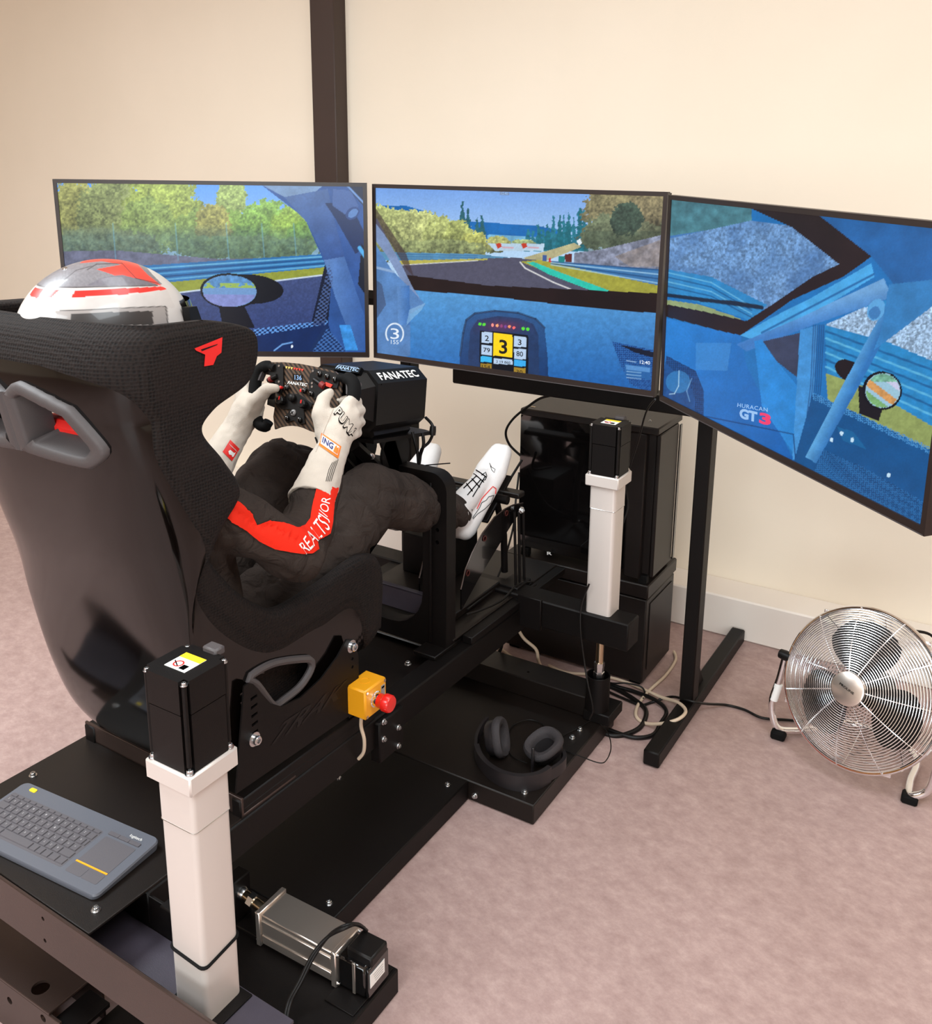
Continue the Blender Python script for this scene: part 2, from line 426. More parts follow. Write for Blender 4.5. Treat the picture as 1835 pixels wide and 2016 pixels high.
# ================================================================== the room
def struct(o): o['kind'] = 'structure'; return o
struct(MB().add([(-7, -5, 0), (5, -5, 0), (5, 3.36, 0), (-7, 3.36, 0)], [(0, 1, 2, 3)]).build('floor', M['floor'], smooth=0))
struct(MB().box((-7, 3.35, 0), (5, 3.47, 3.0), .001).build('wall_back', M['wall'], smooth=0))
struct(MB().box((-7, 3.19, 0), (5, 3.352, .158), .006).build('baseboard_back', M['ledge']))
tr = struct(MB().box((-2.795, 3.27, .15), (-2.665, 3.36, 3.0), .004).build('trim_1', M['column']))
struct(MB().box((-7, -5, 3.0), (5, 3.47, 3.1), .001).build('ceiling', M['wall'], smooth=0))
struct(MB().box((-7.12, -5, 0), (-7.0, 3.36, 3.0), .001).build('wall_left', M['wall'], smooth=0))
struct(MB().box((5.0, -5, 0), (5.12, 3.36, 3.0), .001).build('wall_right', M['wall'], smooth=0))
# rear wall with its window
wr_ = MB()
wr_.box((-7, -5.12, 0), (5, -5.0, .75), .001); wr_.box((-7, -5.12, 2.55), (5, -5.0, 3.0), .001); wr_.box((-7, -5.12, .75), (-.6, -5.0, 2.55), .001); wr_.box((3.0, -5.12, .75), (5, -5.0, 2.55), .001)
struct(wr_.build('wall_rear', M['wall'], smooth=0))
wf = MB()
for a, b in (((-.6, -5.1, .75), (3.0, -5.02, .81)), ((-.6, -5.1, 2.49), (3.0, -5.02, 2.55)), ((-.6, -5.1, .75), (-.54, -5.02, 2.55)), ((2.94, -5.1, .75), (3.0, -5.02, 2.55)), ((1.17, -5.1, .75), (1.23, -5.02, 2.55))):
    wf.box(a, b, .003)
struct(wf.build('window_1', M['ledge']))
# ceiling lamp housings (above the frame)
for (x, y, w, d) in ((-2.9, .5, 1.2, 1.2), (.5, .9, 1.2, 1.2), (-1.2, -1.2, 1.2, 1.2), (-.9, 1.75, 1.2, .6)):
    t = thing('ceiling_lamp', (x, y, 2.94), 'flat white ceiling panel lamp recessed in the ceiling', 'lamp', 'ceiling panel lamps')
    MB().box((x-w/2-.03, y-d/2-.03, 2.945), (x+w/2+.03, y+d/2+.03, 3.0), .004).build('housing', M['white'], t)

# ================================================================== monitors
def noise2(U, V, sc, seed=0, oct=4):
    out = np.zeros_like(U); amp = 1.0; tot = 0
    for o in range(oct):
        x = U/sc*(2**o)+seed*17.3; y = V/sc*(2**o)+seed*7.7
        xi = np.floor(x); yi = np.floor(y); fx = x-xi; fy = y-yi; fx = fx*fx*(3-2*fx); fy = fy*fy*(3-2*fy)
        h = lambda a, b: np.modf(np.abs(np.sin(a*127.1+b*311.7+seed*3.1)*43758.5453))[0]
        out += amp*((h(xi, yi)*(1-fx)+h(xi+1, yi)*fx)*(1-fy)+(h(xi, yi+1)*(1-fx)+h(xi+1, yi+1)*fx)*fy); tot += amp; amp *= .55
    return out/tot
def inpoly(U, V, poly):
    r = np.zeros(U.shape, bool); n = len(poly)
    for i in range(n):
        x1, y1 = poly[i]; x2, y2 = poly[(i+1) % n]
        if y1 == y2: continue
        c = ((V >= min(y1, y2)) & (V < max(y1, y2))) & (U < (x2-x1)*(V-y1)/(y2-y1)+x1)
        r ^= c
    return r
class Art:
    def __init__(s, U, V): s.U = U; s.V = V; s.c = np.zeros(U.shape+(3,))
    def fill(s, poly, col, var=0, sc=20, a=1.0, seed=0, grad=None):
        m = inpoly(s.U, s.V, poly) if poly is not None else np.ones(s.U.shape, bool)
        s.put(m, col, var, sc, a, seed, grad)
    def put(s, m, col, var=0, sc=20, a=1.0, seed=0, grad=None):
        c = np.broadcast_to(np.array(col, float), s.c.shape).copy()
        if grad is not None:
            (p0, p1, col2) = grad; d = np.array(p1, float)-np.array(p0, float)
            t = np.clip(((s.U-p0[0])*d[0]+(s.V-p0[1])*d[1])/(d@d), 0, 1)[..., None]; c = c*(1-t)+np.array(col2, float)*t
        if var: c = c*(1+var*(noise2(s.U, s.V, sc, seed)[..., None]-.5)*2)
        aa = (a if np.ndim(a) else np.full(s.U.shape, a))*m
        s.c = s.c*(1-aa[..., None])+c*aa[..., None]
    def line(s, pts, w, col, a=1.0):
        for (x1, y1), (x2, y2) in zip(pts[:-1], pts[1:]):
            d = np.array([x2-x1, y2-y1], float); L = d@d
            t = np.clip(((s.U-x1)*d[0]+(s.V-y1)*d[1])/(L+1e-9), 0, 1)
            dist = np.hypot(s.U-x1-t*d[0], s.V-y1-t*d[1])
            s.put(dist < w*1.5, col, a=a*np.clip((w/2+.7-dist)/1.4, 0, 1))
    def ell(s, cx, cy, rx, ry, col, rot=0.0, a=1.0, **k):
        c, n = math.cos(rot), math.sin(rot); x = (s.U-cx)*c+(s.V-cy)*n; y = -(s.U-cx)*n+(s.V-cy)*c
        s.put((x/rx)**2+(y/ry)**2 < 1, col, a=a, **k)
    def soft(s, cx, cy, rx, ry, col, a):
        d = ((s.U-cx)/rx)**2+((s.V-cy)/ry)**2; s.put(d < 6, col, a=a*np.exp(-d))
    def foliage(s, blobs, base=(150, 168, 70), seed=1):
        U, V = s.U, s.V; n1 = noise2(U, V, 26, seed, 5); n2 = noise2(U, V, 9, seed+5, 4); n3 = noise2(U, V, 3.6, seed+9, 3)
        for i, (cx, cy, rx, ry, col) in enumerate(blobs):
            d = ((U-cx)/rx)**2+((V-cy)/ry)**2; e = d+(n1-.5)*1.0+(n2-.5)*.7+(n3-.5)*.6
            m = e < 1.0
            sh = .66+.42*np.clip((cy+ry-V)/(2*ry), 0, 1)+.55*(n2-.5)+.45*(n1-.5)+.75*(n3-.5); hz = np.array([150, 178, 190.])
            s.put(m, np.array(col)[None, None, :]*np.clip(sh, .3, 1.4)[..., None] if False else col, a=1.0)
            mm = m[..., None]; s.c = np.where(mm, np.clip((np.array(col, float)*.84+np.array([26, 26, 26]))*np.clip(sh, .35, 1.4)[..., None]*.9+hz*.1, 0, 255), s.c)

def art_left(a):
    U, V = a.U, a.V
    a.fill(None, (98, 160, 244), grad=((400, 360), (400, 470), (160, 198, 238)))
    a.foliage([(150, 440, 75, 100, (150, 150, 70)), (215, 420, 60, 80, (138, 150, 78)), (320, 420, 78, 85, (165, 185, 70)), (290, 450, 60, 60, (140, 165, 70)),
               (385, 460, 50, 45, (130, 158, 64)), (455, 395, 34, 48, (165, 190, 90)), (450, 455, 60, 45, (120, 158, 52)), (422, 445, 36, 44, (170, 165, 70)),
               (520, 440, 55, 48, (130, 180, 60)), (575, 450, 45, 42, (150, 190, 55)), (600, 470, 40, 34, (120, 170, 45)), (200, 480, 130, 30, (110, 120, 70)), (480, 488, 160, 24, (105, 130, 58))], seed=3)
    a.put((V > 440) & (V < 512), (84, 116, 118), .45, 9, a=np.clip((V-440)/60, 0, .45))
    a.fill([(100, 495), (230, 493), (430, 510), (640, 505), (640, 520), (100, 560)], (104, 108, 132), .25, 12)
    for x in (222, 345, 445, 515, 578): a.line([(x, 440), (x+6, 512)], 2.2, (110, 170, 200), .55)
    g = [(100, 535), (280, 523), (640, 500), (640, 526), (330, 556), (100, 580)]
    a.fill(g, (42, 112, 172), .12, 30)
    for k, c in ((.18, (120, 190, 225)), (.35, (24, 74, 130)), (.5, (90, 165, 215)), (.68, (22, 66, 118)), (.85, (110, 180, 220))):
        a.line([(280, 523+k*37), (640, 500+k*27)], 3, c, .8)
    a.fill([(100, 585), (330, 556), (640, 526), (640, 541), (345, 577), (100, 612)], (142, 150, 58), .12, 8)
    a.fill([(100, 612), (345, 577), (640, 541), (640, 710), (100, 710)], (62, 76, 122), .18, 3, grad=((400, 560), (400, 690), (44, 60, 112)))
    a.line([(345, 577), (640, 541)], 3, (200, 215, 235))
    # wing mirror
    a.fill([(430, 600), (480, 600), (502, 645), (440, 650)], (12, 14, 26))
    a.ell(490, 569, 68, 29, (14, 16, 26), .06)
    a.ell(452, 573, 58, 35, (10, 12, 22), .05); a.ell(452, 573, 53, 31, (110, 150, 200), .05)
    el = ((U-452)/53)**2+((V-573)/31)**2 < 1
    a.put(el & (V < 566), (86, 138, 190), .3, 8); a.put(el & (V > 557) & (V < 567) & (noise2(U, V, 9, 4) > .45), (150, 180, 90)); a.put(el & (V >= 580), (130, 140, 200), .1, 8)
    # roll cage and dash
    a.fill([(512, 362), (730, 362), (730, 705), (640, 705), (640, 520), (600, 430)], (46, 84, 150), .18, 40)
    a.fill([(512, 362), (560, 388), (612, 385), (640, 362)], (120, 150, 190), .1, 20)
    a.fill([(560, 388), (645, 372), (660, 440), (678, 505), (640, 512), (606, 440), (570, 400)], (76, 108, 164), .15, 26, grad=((570, 400), (670, 500), (52, 84, 146)))
    a.fill([(640, 400), (690, 400), (728, 480), (700, 500), (660, 430)], (26, 46, 92))
    a.fill([(638, 512), (678, 505), (724, 640), (726, 690), (700, 690), (660, 585)], (92, 130, 188), .1, 22, grad=((640, 600), (720, 600), (52, 92, 160)))
    a.fill([(655, 372), (690, 375), (706, 405), (690, 430), (655, 405)], (70, 100, 160)); a.ell(694, 420, 15, 11, (44, 72, 130), -.7); a.ell(695, 420, 11, 7, (90, 130, 190), -.7)
    a.fill([(680, 365), (728, 368), (728, 420)], (20, 30, 60)); a.line([(684, 366), (726, 410)], 4, (110, 150, 210))
    a.fill([(640, 520), (652, 560), (646, 640), (612, 640)], (18, 26, 50)); a.fill([(712, 480), (726, 500), (726, 590), (705, 560)], (14, 20, 40))
    a.line([(708, 488), (724, 512)], 8, (80, 170, 230))
    a.fill([(480, 655), (645, 632), (665, 705), (440, 712)], (22, 44, 92), .1, 20)
    a.fill([(640, 640), (690, 705), (600, 705)], (26, 48, 92)); a.fill([(668, 640), (690, 640), (705, 690), (680, 690)], (60, 140, 215), .2, 10)
    ck = ((np.floor((U+V*.2)/5)+np.floor(V/4)) % 2) == 0
    a.put(ck & inpoly(U, V, [(480, 650), (645, 630), (646, 638), (486, 664)]), (96, 150, 220)); a.put(ck & inpoly(U, V, [(615, 640), (648, 520), (656, 545), (640, 640)]), (70, 92, 140)); a.put(ck & inpoly(U, V, [(645, 645), (690, 700), (610, 700)]), (64, 106, 170))
    a.line([(540, 690), (556, 678), (575, 674)], 3, (110, 160, 220)); a.ell(575, 682, 2.4, 3, (230, 240, 255))

def art_center(a):
    U, V = a.U, a.V
    a.fill(None, (116, 162, 228), grad=((900, 375), (900, 470), (176, 208, 238)))
    a.put(V < 470, (120, 160, 225), .10, 60, a=.3)
    a.fill([(740, 405), (800, 405), (850, 420), (875, 438), (930, 436), (1060, 445), (1100, 452), (1100, 478), (740, 478)], (24, 104, 176), .12, 18)
    a.fill([(960, 462), (1050, 466), (1100, 480), (960, 484)], (110, 170, 205), .2, 8)
    def spruce(x, y0, y1, w, col=(40, 96, 108)):
        t = np.clip((V-y0)/(y1-y0), 0, 1); e = (noise2(U, V, 5, 9, 2)-.5)*w*.9
        a.put((V > y0) & (V < y1) & (np.abs(U-x)+e < w*(t**.9)+.8), col, .25, 5)
    for x, y0, y1, w in ((911, 396, 470, 9), (921, 410, 470, 8), (940, 428, 470, 7), (949, 424, 472, 7)): spruce(x, y0, y1, w)
    for i, x in enumerate(range(1040, 1160, 10)): spruce(x, 450-((x-1040)*.35)+10*math.sin(i*2.3), 495, 8, (40, 118, 138))
    for x, y0 in ((1103, 423), (1119, 428), (1143, 408), (1078, 440), (1062, 446)): spruce(x, y0, 492, 9, (30, 104, 118))
    a.foliage([(745, 455, 40, 60, (176, 186, 96)), (775, 458, 42, 52, (182, 190, 104)), (825, 455, 46, 44, (190, 196, 110)), (868, 465, 40, 38, (178, 186, 96)), (905, 468, 34, 34, (170, 178, 84)), (935, 482, 28, 30, (178, 180, 78)),
               (850, 490, 120, 18, (140, 150, 84)), (980, 480, 26, 16, (176, 176, 90)), (1030, 482, 26, 12, (160, 180, 110))], seed=8)
    a.foliage([(1230, 420, 85, 70, (134, 122, 76)), (1270, 450, 62, 60, (96, 100, 66)), (1200, 460, 60, 40, (96, 106, 70)), (1290, 400, 50, 40, (150, 132, 86)), (1235, 432, 34, 34, (44, 66, 48))], seed=12)
    a.put((U > 1150) & (U < 1310) & (V > 455) & (V < 500), (70, 84, 70), .5, 9, a=.45)
    a.fill([(1130, 498), (1180, 492), (1306, 462), (1306, 530), (1130, 520)], (124, 130, 150), .45, 8); a.fill([(1210, 505), (1306, 470), (1306, 525), (1240, 525)], (146, 132, 124), .4, 9, a=.6)
    a.fill([(960, 479), (1072, 480), (1070, 494), (975, 494)], (180, 206, 226), .1, 30)
    for x in (976, 1026): a.fill([(x, 480), (x+10, 478), (x+12, 486), (x+4, 490)], (190, 60, 40)); a.line([(x+14, 487), (x+34, 488)], 3, (210, 140, 150), .7)
    a.fill([(740, 496), (940, 500), (1010, 508), (1010, 516), (740, 512)], (86, 140, 175), .15, 20)
    for k in range(3): a.line([(770, 500+5*k), (940, 503+4*k)], 1.6, (50, 100, 150), .8)
    a.fill([(1030, 508), (1130, 478), (1145, 486), (1060, 520)], (176, 170, 130), .15, 10)
    a.fill([(785, 514), (1010, 507), (1060, 512), (1310, 595), (1310, 615), (790, 545)], (80, 80, 100), .08, 6)   # road
    a.fill([(785, 513), (960, 509), (960, 512), (790, 521)], (176, 170, 80), .1, 9); a.line([(790, 522), (940, 513)], 1.5, (220, 225, 225))
    a.fill([(1024, 515), (1060, 512), (1110, 518), (1306, 560), (1306, 592), (1215, 590)], (158, 156, 62), .14, 8)
    a.fill([(1036, 516), (1052, 516), (1100, 535), (1216, 578), (1180, 578), (1080, 540)], (44, 190, 170), .08, 9)
    a.line([(1024, 516), (1034, 528), (1090, 556), (1140, 576)], 2.4, (225, 225, 225))
    a.fill([(1080, 514), (1306, 530), (1306, 564), (1110, 522)], (60, 116, 170), .1, 20)
    for k in range(4): a.line([(1085, 515+2*k), (1304, 532+9*k)], 2.2, (165, 205, 230) if k % 2 else (26, 68, 116), .85)
    a.fill([(1112, 500), (1126, 500), (1125, 517), (1113, 516)], (96, 40, 38)); a.fill([(1100, 504), (1112, 504), (1112, 516), (1100, 516)], (30, 130, 130)); a.fill([(1068, 502), (1076, 502), (1076, 515), (1068, 514)], (60, 90, 150)); a.fill([(1080, 508), (1085, 508), (1085, 516), (1080, 516)], (200, 60, 60)); a.fill([(1135, 474), (1142, 470), (1146, 478), (1140, 484)], (220, 230, 235))
    # wind-screen edge, dashboard
    a.fill([(800, 541), (960, 562), (1306, 578), (1306, 620), (1140, 606), (960, 584), (815, 572)], (30, 18, 18), .2, 40)
    a.fill([(810, 571), (960, 583), (1140, 604), (1306, 618), (1306, 800), (730, 800), (730, 600)], (80, 146, 204), .10, 7, grad=((1000, 590), (1000, 750), (34, 98, 170)))
    # left pillar tubes
    a.fill([(733, 440), (742, 430), (762, 468), (790, 520), (812, 565), (835, 600), (820, 605), (800, 570), (760, 500), (736, 470)], (120, 140, 178), .12, 20)
    a.fill([(733, 430), (740, 410), (800, 500), (815, 545), (800, 530), (770, 480)], (60, 44, 48), a=.6)
    a.fill([(733, 470), (770, 530), (800, 560), (838, 600), (808, 618), (808, 700), (733, 720)], (86, 130, 186), .15, 24)
    a.fill([(782, 565), (806, 562), (808, 640), (784, 640)], (96, 140, 196), .1, 16, grad=((782, 600), (808, 600), (60, 110, 176)))
    a.fill([(733, 545), (752, 560), (760, 600), (733, 640)], (60, 74, 104), a=.6); a.line([(734, 525), (775, 535)], 5, (150, 176, 210), .8)
    a.fill([(806, 610), (838, 596), (830, 610), (800, 640)], (140, 184, 220), a=.6)
    # dial bottom-left
    for i in range(30):
        t0 = math.radians(140+i*8.9); a.line([(777+17*math.cos(t0), 657+20*math.sin(t0)), (777+17*math.cos(t0+.16), 657+20*math.sin(t0+.16))], 2.6, (226, 236, 246))
    # instrument pod
    pod = [(906, 700), (912, 655), (918, 630), (935, 617), (975, 612), (1020, 616), (1055, 628), (1072, 645), (1078, 700), (1080, 752), (904, 745)]
    a.fill(pod, (42, 86, 138), .1, 10, grad=((990, 620), (990, 740), (26, 56, 104)))
    inn = [(922, 700), (926, 650), (940, 630), (980, 622), (1020, 626), (1050, 638), (1060, 660), (1062, 750), (922, 740)]
    a.fill(inn, (36, 58, 98), .12, 8); a.soft(988, 642, 40, 12, (128, 50, 84), .6)
    for i in range(len(pod)-4): a.line([pod[i], pod[i+1]], 3.2, (16, 26, 48), .9); a.line([pod[i], pod[i+1]], 1.2, (84, 130, 186), .7)
    for x, y in ((945, 638), (953, 639), (1030, 647), (1039, 648)): a.ell(x, y, 3.2, 3.2, (90, 220, 60))
    for x, y, c in ((970, 640, (255, 150, 140)), (979, 641, (255, 170, 120)), (987, 642, (150, 70, 120)), (995, 643, (120, 70, 150)), (1003, 643, (255, 150, 100)), (1012, 645, (255, 110, 110))): a.ell(x, y, 2.8, 3, c)
    a.fill([(945, 650), (1040, 660), (1040, 745), (944, 734)], (12, 16, 26))
    a.fill([(972, 655), (1009, 660), (1009, 704), (971, 700)], (252, 212, 26)); 
    for q in ([(948, 653), (969, 655), (969, 676), (948, 674)], [(948, 679), (969, 681), (968, 700), (947, 698)], [(1012, 661), (1036, 664), (1036, 684), (1012, 682)], [(1012, 686), (1036, 688), (1035, 708), (1012, 706)], [(972, 705), (1009, 708), (1009, 718), (972, 716)]): a.fill(q, (182, 205, 232))
    a.fill([(947, 701), (968, 703), (968, 714), (946, 712)], (60, 180, 235)); a.fill([(1012, 708), (1035, 711), (1035, 722), (1012, 720)], (60, 170, 235))
    a.fill([(946, 715), (968, 717), (968, 729), (946, 726)], (150, 120, 40)); a.fill([(1012, 723), (1035, 725), (1034, 740), (1012, 736)], (160, 128, 44))
    a.fill([(984, 377), (1003, 378), (1003, 385), (984, 384)], (120, 140, 175))
    # carbon panel on the right, lower dark band
    car = [(1205, 672), (1290, 690), (1290, 780), (1240, 755), (1222, 720)]
    ck = ((np.floor((U+V)/4)+np.floor((U-V)/4)) % 2) == 0
    a.fill(car, (20, 60, 120)); a.put(ck & inpoly(U, V, car), (44, 100, 170)); a.fill([(1218, 678), (1292, 694), (1292, 706), (1250, 694)], (14, 24, 46))
    a.fill([(1230, 716), (1282, 724), (1280, 748), (1230, 740)], (38, 96, 160)); a.fill([(1232, 718), (1280, 724), (1280, 733), (1232, 727)], (84, 140, 200))
    for k in range(3): a.line([(1234, 731+6*k), (1262, 734+6*k)], 1.6, (170, 205, 235), .8)
    a.line([(1234, 710), (1252, 713)], 2, (190, 215, 240), .7)

def art_right(a):
    U, V = a.U, a.V
    a.fill(None, (30, 110, 178), .08, 30)
    a.fill([(1316, 380), (1480, 380), (1480, 440), (1318, 480)], (70, 118, 130), .3, 16)
    a.fill([(1316, 465), (1480, 440), (1560, 450), (1660, 520), (1600, 570), (1520, 600), (1316, 540)], (66, 116, 178), .0)
    g = inpoly(U, V, [(1316, 470), (1480, 434), (1570, 446), (1660, 522), (1510, 610), (1440, 590), (1316, 530)])
    a.put(g, (104, 142, 188), .42, 4, seed=2); a.put(g, (66, 104, 156), .3, 6, a=np.clip((noise2(U, V, 40, 6)-.35)*1.6, 0, .6))
    a.fill([(1312, 530), (1400, 545), (1510, 600), (1480, 632), (1312, 575)], (46, 130, 190), .1, 14)
    for k in range(4): a.line([(1312, 536+9*k), (1400, 556+9*k), (1480, 604+7*k)], 2, (120, 190, 225) if k % 2 == 0 else (20, 70, 120), .8)
    a.fill([(1312, 590), (1380, 600), (1460, 628), (1430, 634), (1312, 606)], (140, 156, 110), .1, 9)
    a.line([(1306, 580), (1400, 592), (1500, 606)], 7, (24, 40, 62)); a.line([(1380, 592), (1440, 594), (1500, 604)], 5, (30, 40, 58))
    # wind-screen edge
    a.fill([(1430, 388), (1592, 408), (1716, 505), (1660, 545), (1560, 590), (1500, 632), (1458, 660), (1420, 652), (1306, 622), (1306, 598), (1380, 612), (1470, 632), (1520, 600), (1600, 545), (1652, 520), (1560, 448)], (38, 26, 28), .15, 40)
    a.fill([(1592, 408), (1840, 440), (1840, 560), (1760, 560), (1716, 505)], (36, 96, 160), .15, 40)
    a.fill([(1306, 625), (1420, 652), (1458, 660), (1470, 720), (1560, 900), (1600, 940), (1290, 800)], (40, 122, 200), .08, 26, grad=((1306, 640), (1560, 920), (22, 92, 168)))
    # pillar tubes
    a.fill([(1458, 660), (1520, 625), (1600, 585), (1715, 518), (1722, 545), (1620, 606), (1545, 640), (1490, 672)], (70, 160, 220), .1, 22)
    a.fill([(1450, 678), (1560, 632), (1740, 548), (1756, 585), (1600, 640), (1470, 692)], (108, 160, 210), .10, 24, grad=((1600, 600), (1610, 640), (60, 120, 190)))
    a.line([(1500, 655), (1720, 540)], 4, (30, 90, 150), .8)
    a.fill([(1485, 672), (1500, 668), (1520, 700), (1570, 760), (1570, 905), (1500, 800)], (40, 130, 205), .1, 20)
    a.fill([(1502, 672), (1576, 655), (1572, 745), (1530, 712)], (54, 62, 88), .15, 20)
    a.fill([(1575, 650), (1610, 640), (1600, 800), (1580, 900), (1560, 905)], (64, 140, 205), .12, 14)
    for k in range(6): a.line([(1602+k*4, 640), (1596+k*4, 760), (1580+k*4, 890)], 1.6, (26, 60, 110), .8)
    # side window
    sw = [(1624, 640), (1700, 605), (1840, 560), (1840, 880), (1720, 830), (1630, 780)]
    a.fill(sw, (40, 130, 190), .12, 12)
    gr = inpoly(U, V, [(1624, 640), (1700, 605), (1840, 600), (1840, 712), (1740, 670), (1660, 650)])
    a.put(gr, (150, 178, 208), .55, 3.4, seed=5)
    for k in range(6): a.line([(1626, 652+14*k), (1840, 730+18*k)], 4, (110, 190, 225) if k % 2 else (20, 76, 130), .7)
    a.fill([(1626, 735), (1700, 760), (1840, 842), (1840, 905), (1630, 790)], (140, 154, 92), .12, 8)
    # door
    a.fill([(1600, 775), (1660, 800), (1840, 890), (1840, 1060), (1560, 920)], (20, 80, 136), .08, 30)
    ck = ((np.floor((U+V)/4)+np.floor((U-V)/4)) % 2) == 0
    a.put(ck & inpoly(U, V, [(1600, 772), (1840, 884), (1840, 898), (1600, 786)]), (70, 140, 200))
    cp = inpoly(U, V, [(1620, 885), (1700, 920), (1840, 1000), (1840, 1060), (1600, 935)]); a.put(cp, (18, 66, 116)); a.put(cp & ck, (40, 104, 164))
    a.fill([(1648, 840), (1680, 850), (1706, 884), (1660, 868)], (24, 96, 150)); 
    for x, y in ((1657, 853), (1678, 866), (1637, 866), (1750, 936)): a.ell(x, y, 3.4, 4.5, (190, 220, 240))
    # mirror
    a.ell(1672, 730, 30, 20, (30, 22, 28), .5); a.fill([(1690, 760), (1745, 780), (1730, 830), (1692, 815)], (26, 22, 30)); a.ell(1737, 769, 39, 38, (16, 16, 26), .4); a.ell(1738, 769, 34, 34, (150, 190, 210), .4)
    el = ((U-1738)/33)**2+((V-769)/33)**2 < 1
    a.put(el & (V < 752), (120, 176, 150), .3, 6); a.put(el & (np.abs((V-775)-(U-1738)*.75) < 9), (206, 150, 90), .2, 8); a.put(el & ((V-790)-(U-1738)*.75 > 3), (120, 170, 110), .2, 8); a.put(el & ((V-752)-(U-1738)*.75 < -6) & (V > 752), (196, 196, 225))
    # diagonal brace
    a.fill([(1745, 600), (1770, 610), (1705, 735), (1607, 912), (1585, 900), (1690, 700)], (92, 160, 212), .1, 22, grad=((1640, 790), (1665, 802), (46, 110, 176)))
    a.ell(1725, 610, 17, 22, (90, 160, 215), .5); a.ell(1722, 616, 11, 13, (60, 120, 180), .5)
    a.fill([(1750, 560), (1840, 550), (1840, 600), (1760, 660), (1720, 690), (1735, 650)], (50, 120, 180), .12, 26)
    # dash details
    a.fill([(1312, 700), (1370, 730), (1386, 770), (1386, 850), (1296, 800)], (28, 76, 136), .15, 6); a.put(ck & inpoly(U, V, [(1312, 700), (1370, 730), (1384, 765), (1384, 850), (1372, 850), (1366, 770), (1312, 715)]), (20, 52, 100))
    a.ell(1335, 752, 24, 22, (60, 140, 200), 0, .6)
    a.line([(1337, 730), (1336, 760), (1328, 775), (1318, 776)], 2, (180, 210, 230), .8); a.line([(1362, 745), (1352, 770), (1358, 790)], 2, (140, 180, 220), .6)
    a.fill([(1370, 675), (1440, 675), (1432, 730), (1370, 728)], (84, 150, 212), a=.4)
    a.line([(1390, 820), (1480, 838), (1562, 855), (1566, 900)], 2, (14, 50, 100), .8)

def monitor(corners, art, label, texts):
    TL, TR, BR, BL = [np.array(c, float) for c in corners]
    ex = _norm(TR-TL); ez = _norm(TL-BL); en = np.cross(ex, ez)         # en points away from the viewer (into the panel)
    if np.dot(en, TL-CAM) < 0: en = -en
    W = np.linalg.norm(TR-TL); Hh = np.linalg.norm(TL-BL)
    ctr = (TL+BR)/2; t = thing('monitor', ctr-ez*Hh/2+en*.03, label, 'monitor')
    def P(s, u, d): return BL+ex*(s*W)+ez*(u*Hh)+en*d
    b = .0115; b2 = .0165
    o = [P(0, 0, 0), P(1, 0, 0), P(1, 1, 0), P(0, 1, 0)]; ii = [BL+ex*b+ez*b2, BR-ex*b+ez*b2, TR-ex*b-ez*b, TL+ex*b-ez*b]
    MB().ring(o, ii, en*.018).build('bezel', M['bezel'], t, 30)
    back = MB(); back.prism([P(.004, .006, .012), P(.996, .006, .012), P(.996, .994, .012), P(.004, .994, .012)], en*.03)
    c0 = [P(.15, .15, .04), P(.85, .15, .04), P(.85, .8, .04), P(.15, .8, .04)]; back.prism(c0, en*.028); back.build('back_shell', M['plastic'], t)
    lip = MB(); lip.prism([P(.004, .0, -.0008), P(.996, .0, -.0008), P(.996, .004, -.0008), P(.004, .004, -.0008)], en*.004); lip.build('lower_trim', M['rubber'], t)
    NX, NY = 430, 245
    S, T = np.meshgrid(np.linspace(0, 1, NX), np.linspace(0, 1, NY))
    X0 = BL+ex*b+ez*b2+en*.004; WW = W-2*b; HH = Hh-b-b2
    Pn = X0+ex*(S[..., None]*WW)+ez*(T[..., None]*HH)
    U, V = proj(Pn); a = Art(U, V); art(a)
    a.c = np.clip(a.c*(1+.035*(noise2(U, V, 2.0, 3, 1)[..., None]-.5)*2), 0, 255)
    base = np.array(WLOC[t.name]); me = bpy.data.meshes.new('screen')
    vv = (Pn.reshape(-1, 3)-base); idx = np.arange(NX*NY).reshape(NY, NX)
    q = np.stack([idx[:-1, :-1], idx[:-1, 1:], idx[1:, 1:], idx[1:, :-1]], -1).reshape(-1, 4)
    me.vertices.add(len(vv)); me.vertices.foreach_set('co', vv.ravel()); me.loops.add(q.size); me.loops.foreach_set('vertex_index', q.ravel().astype(np.int32))
    me.polygons.add(len(q)); me.polygons.foreach_set('loop_start', np.arange(0, q.size, 4, dtype=np.int32)); me.update(calc_edges=True)
    ca = me.color_attributes.new('picture', 'FLOAT_COLOR', 'POINT'); lc = lin(a.c).reshape(-1, 3); ca.data.foreach_set('color', np.concatenate([lc, np.ones((len(lc), 1))], 1).ravel().astype(np.float32))
    me.materials.append(M['screen']); so = bpy.data.objects.new('screen', me); C.objects.link(so); so.parent = t; WLOC[so.name] = tuple(base)
    for txt, quad, mt, bold, sp, skew in texts:
        q3 = [onplane(x, y, X0, en) for x, y in quad]; text_on(txt, q3, -en, 'screen_text', mt, so, bold, .0008, sp, skew)
    return t
M['bezel'] = mat('black_monitor_bezel', (40, 30, 27), .4)
def bx(x0, y0, x1, y1, s=.1): return [(x0, y0), (x1, y0+(x1-x0)*s), (x1, y1+(x1-x0)*s), (x0, y1)]
monitor([(-2.572, 1.81, 1.628), (-1.776, 2.318, 1.624), (-1.782, 2.324, 1.084), (-2.578, 1.816, 1.088)], art_left,
        'angled wide monitor showing trackside trees and a wing mirror', [])
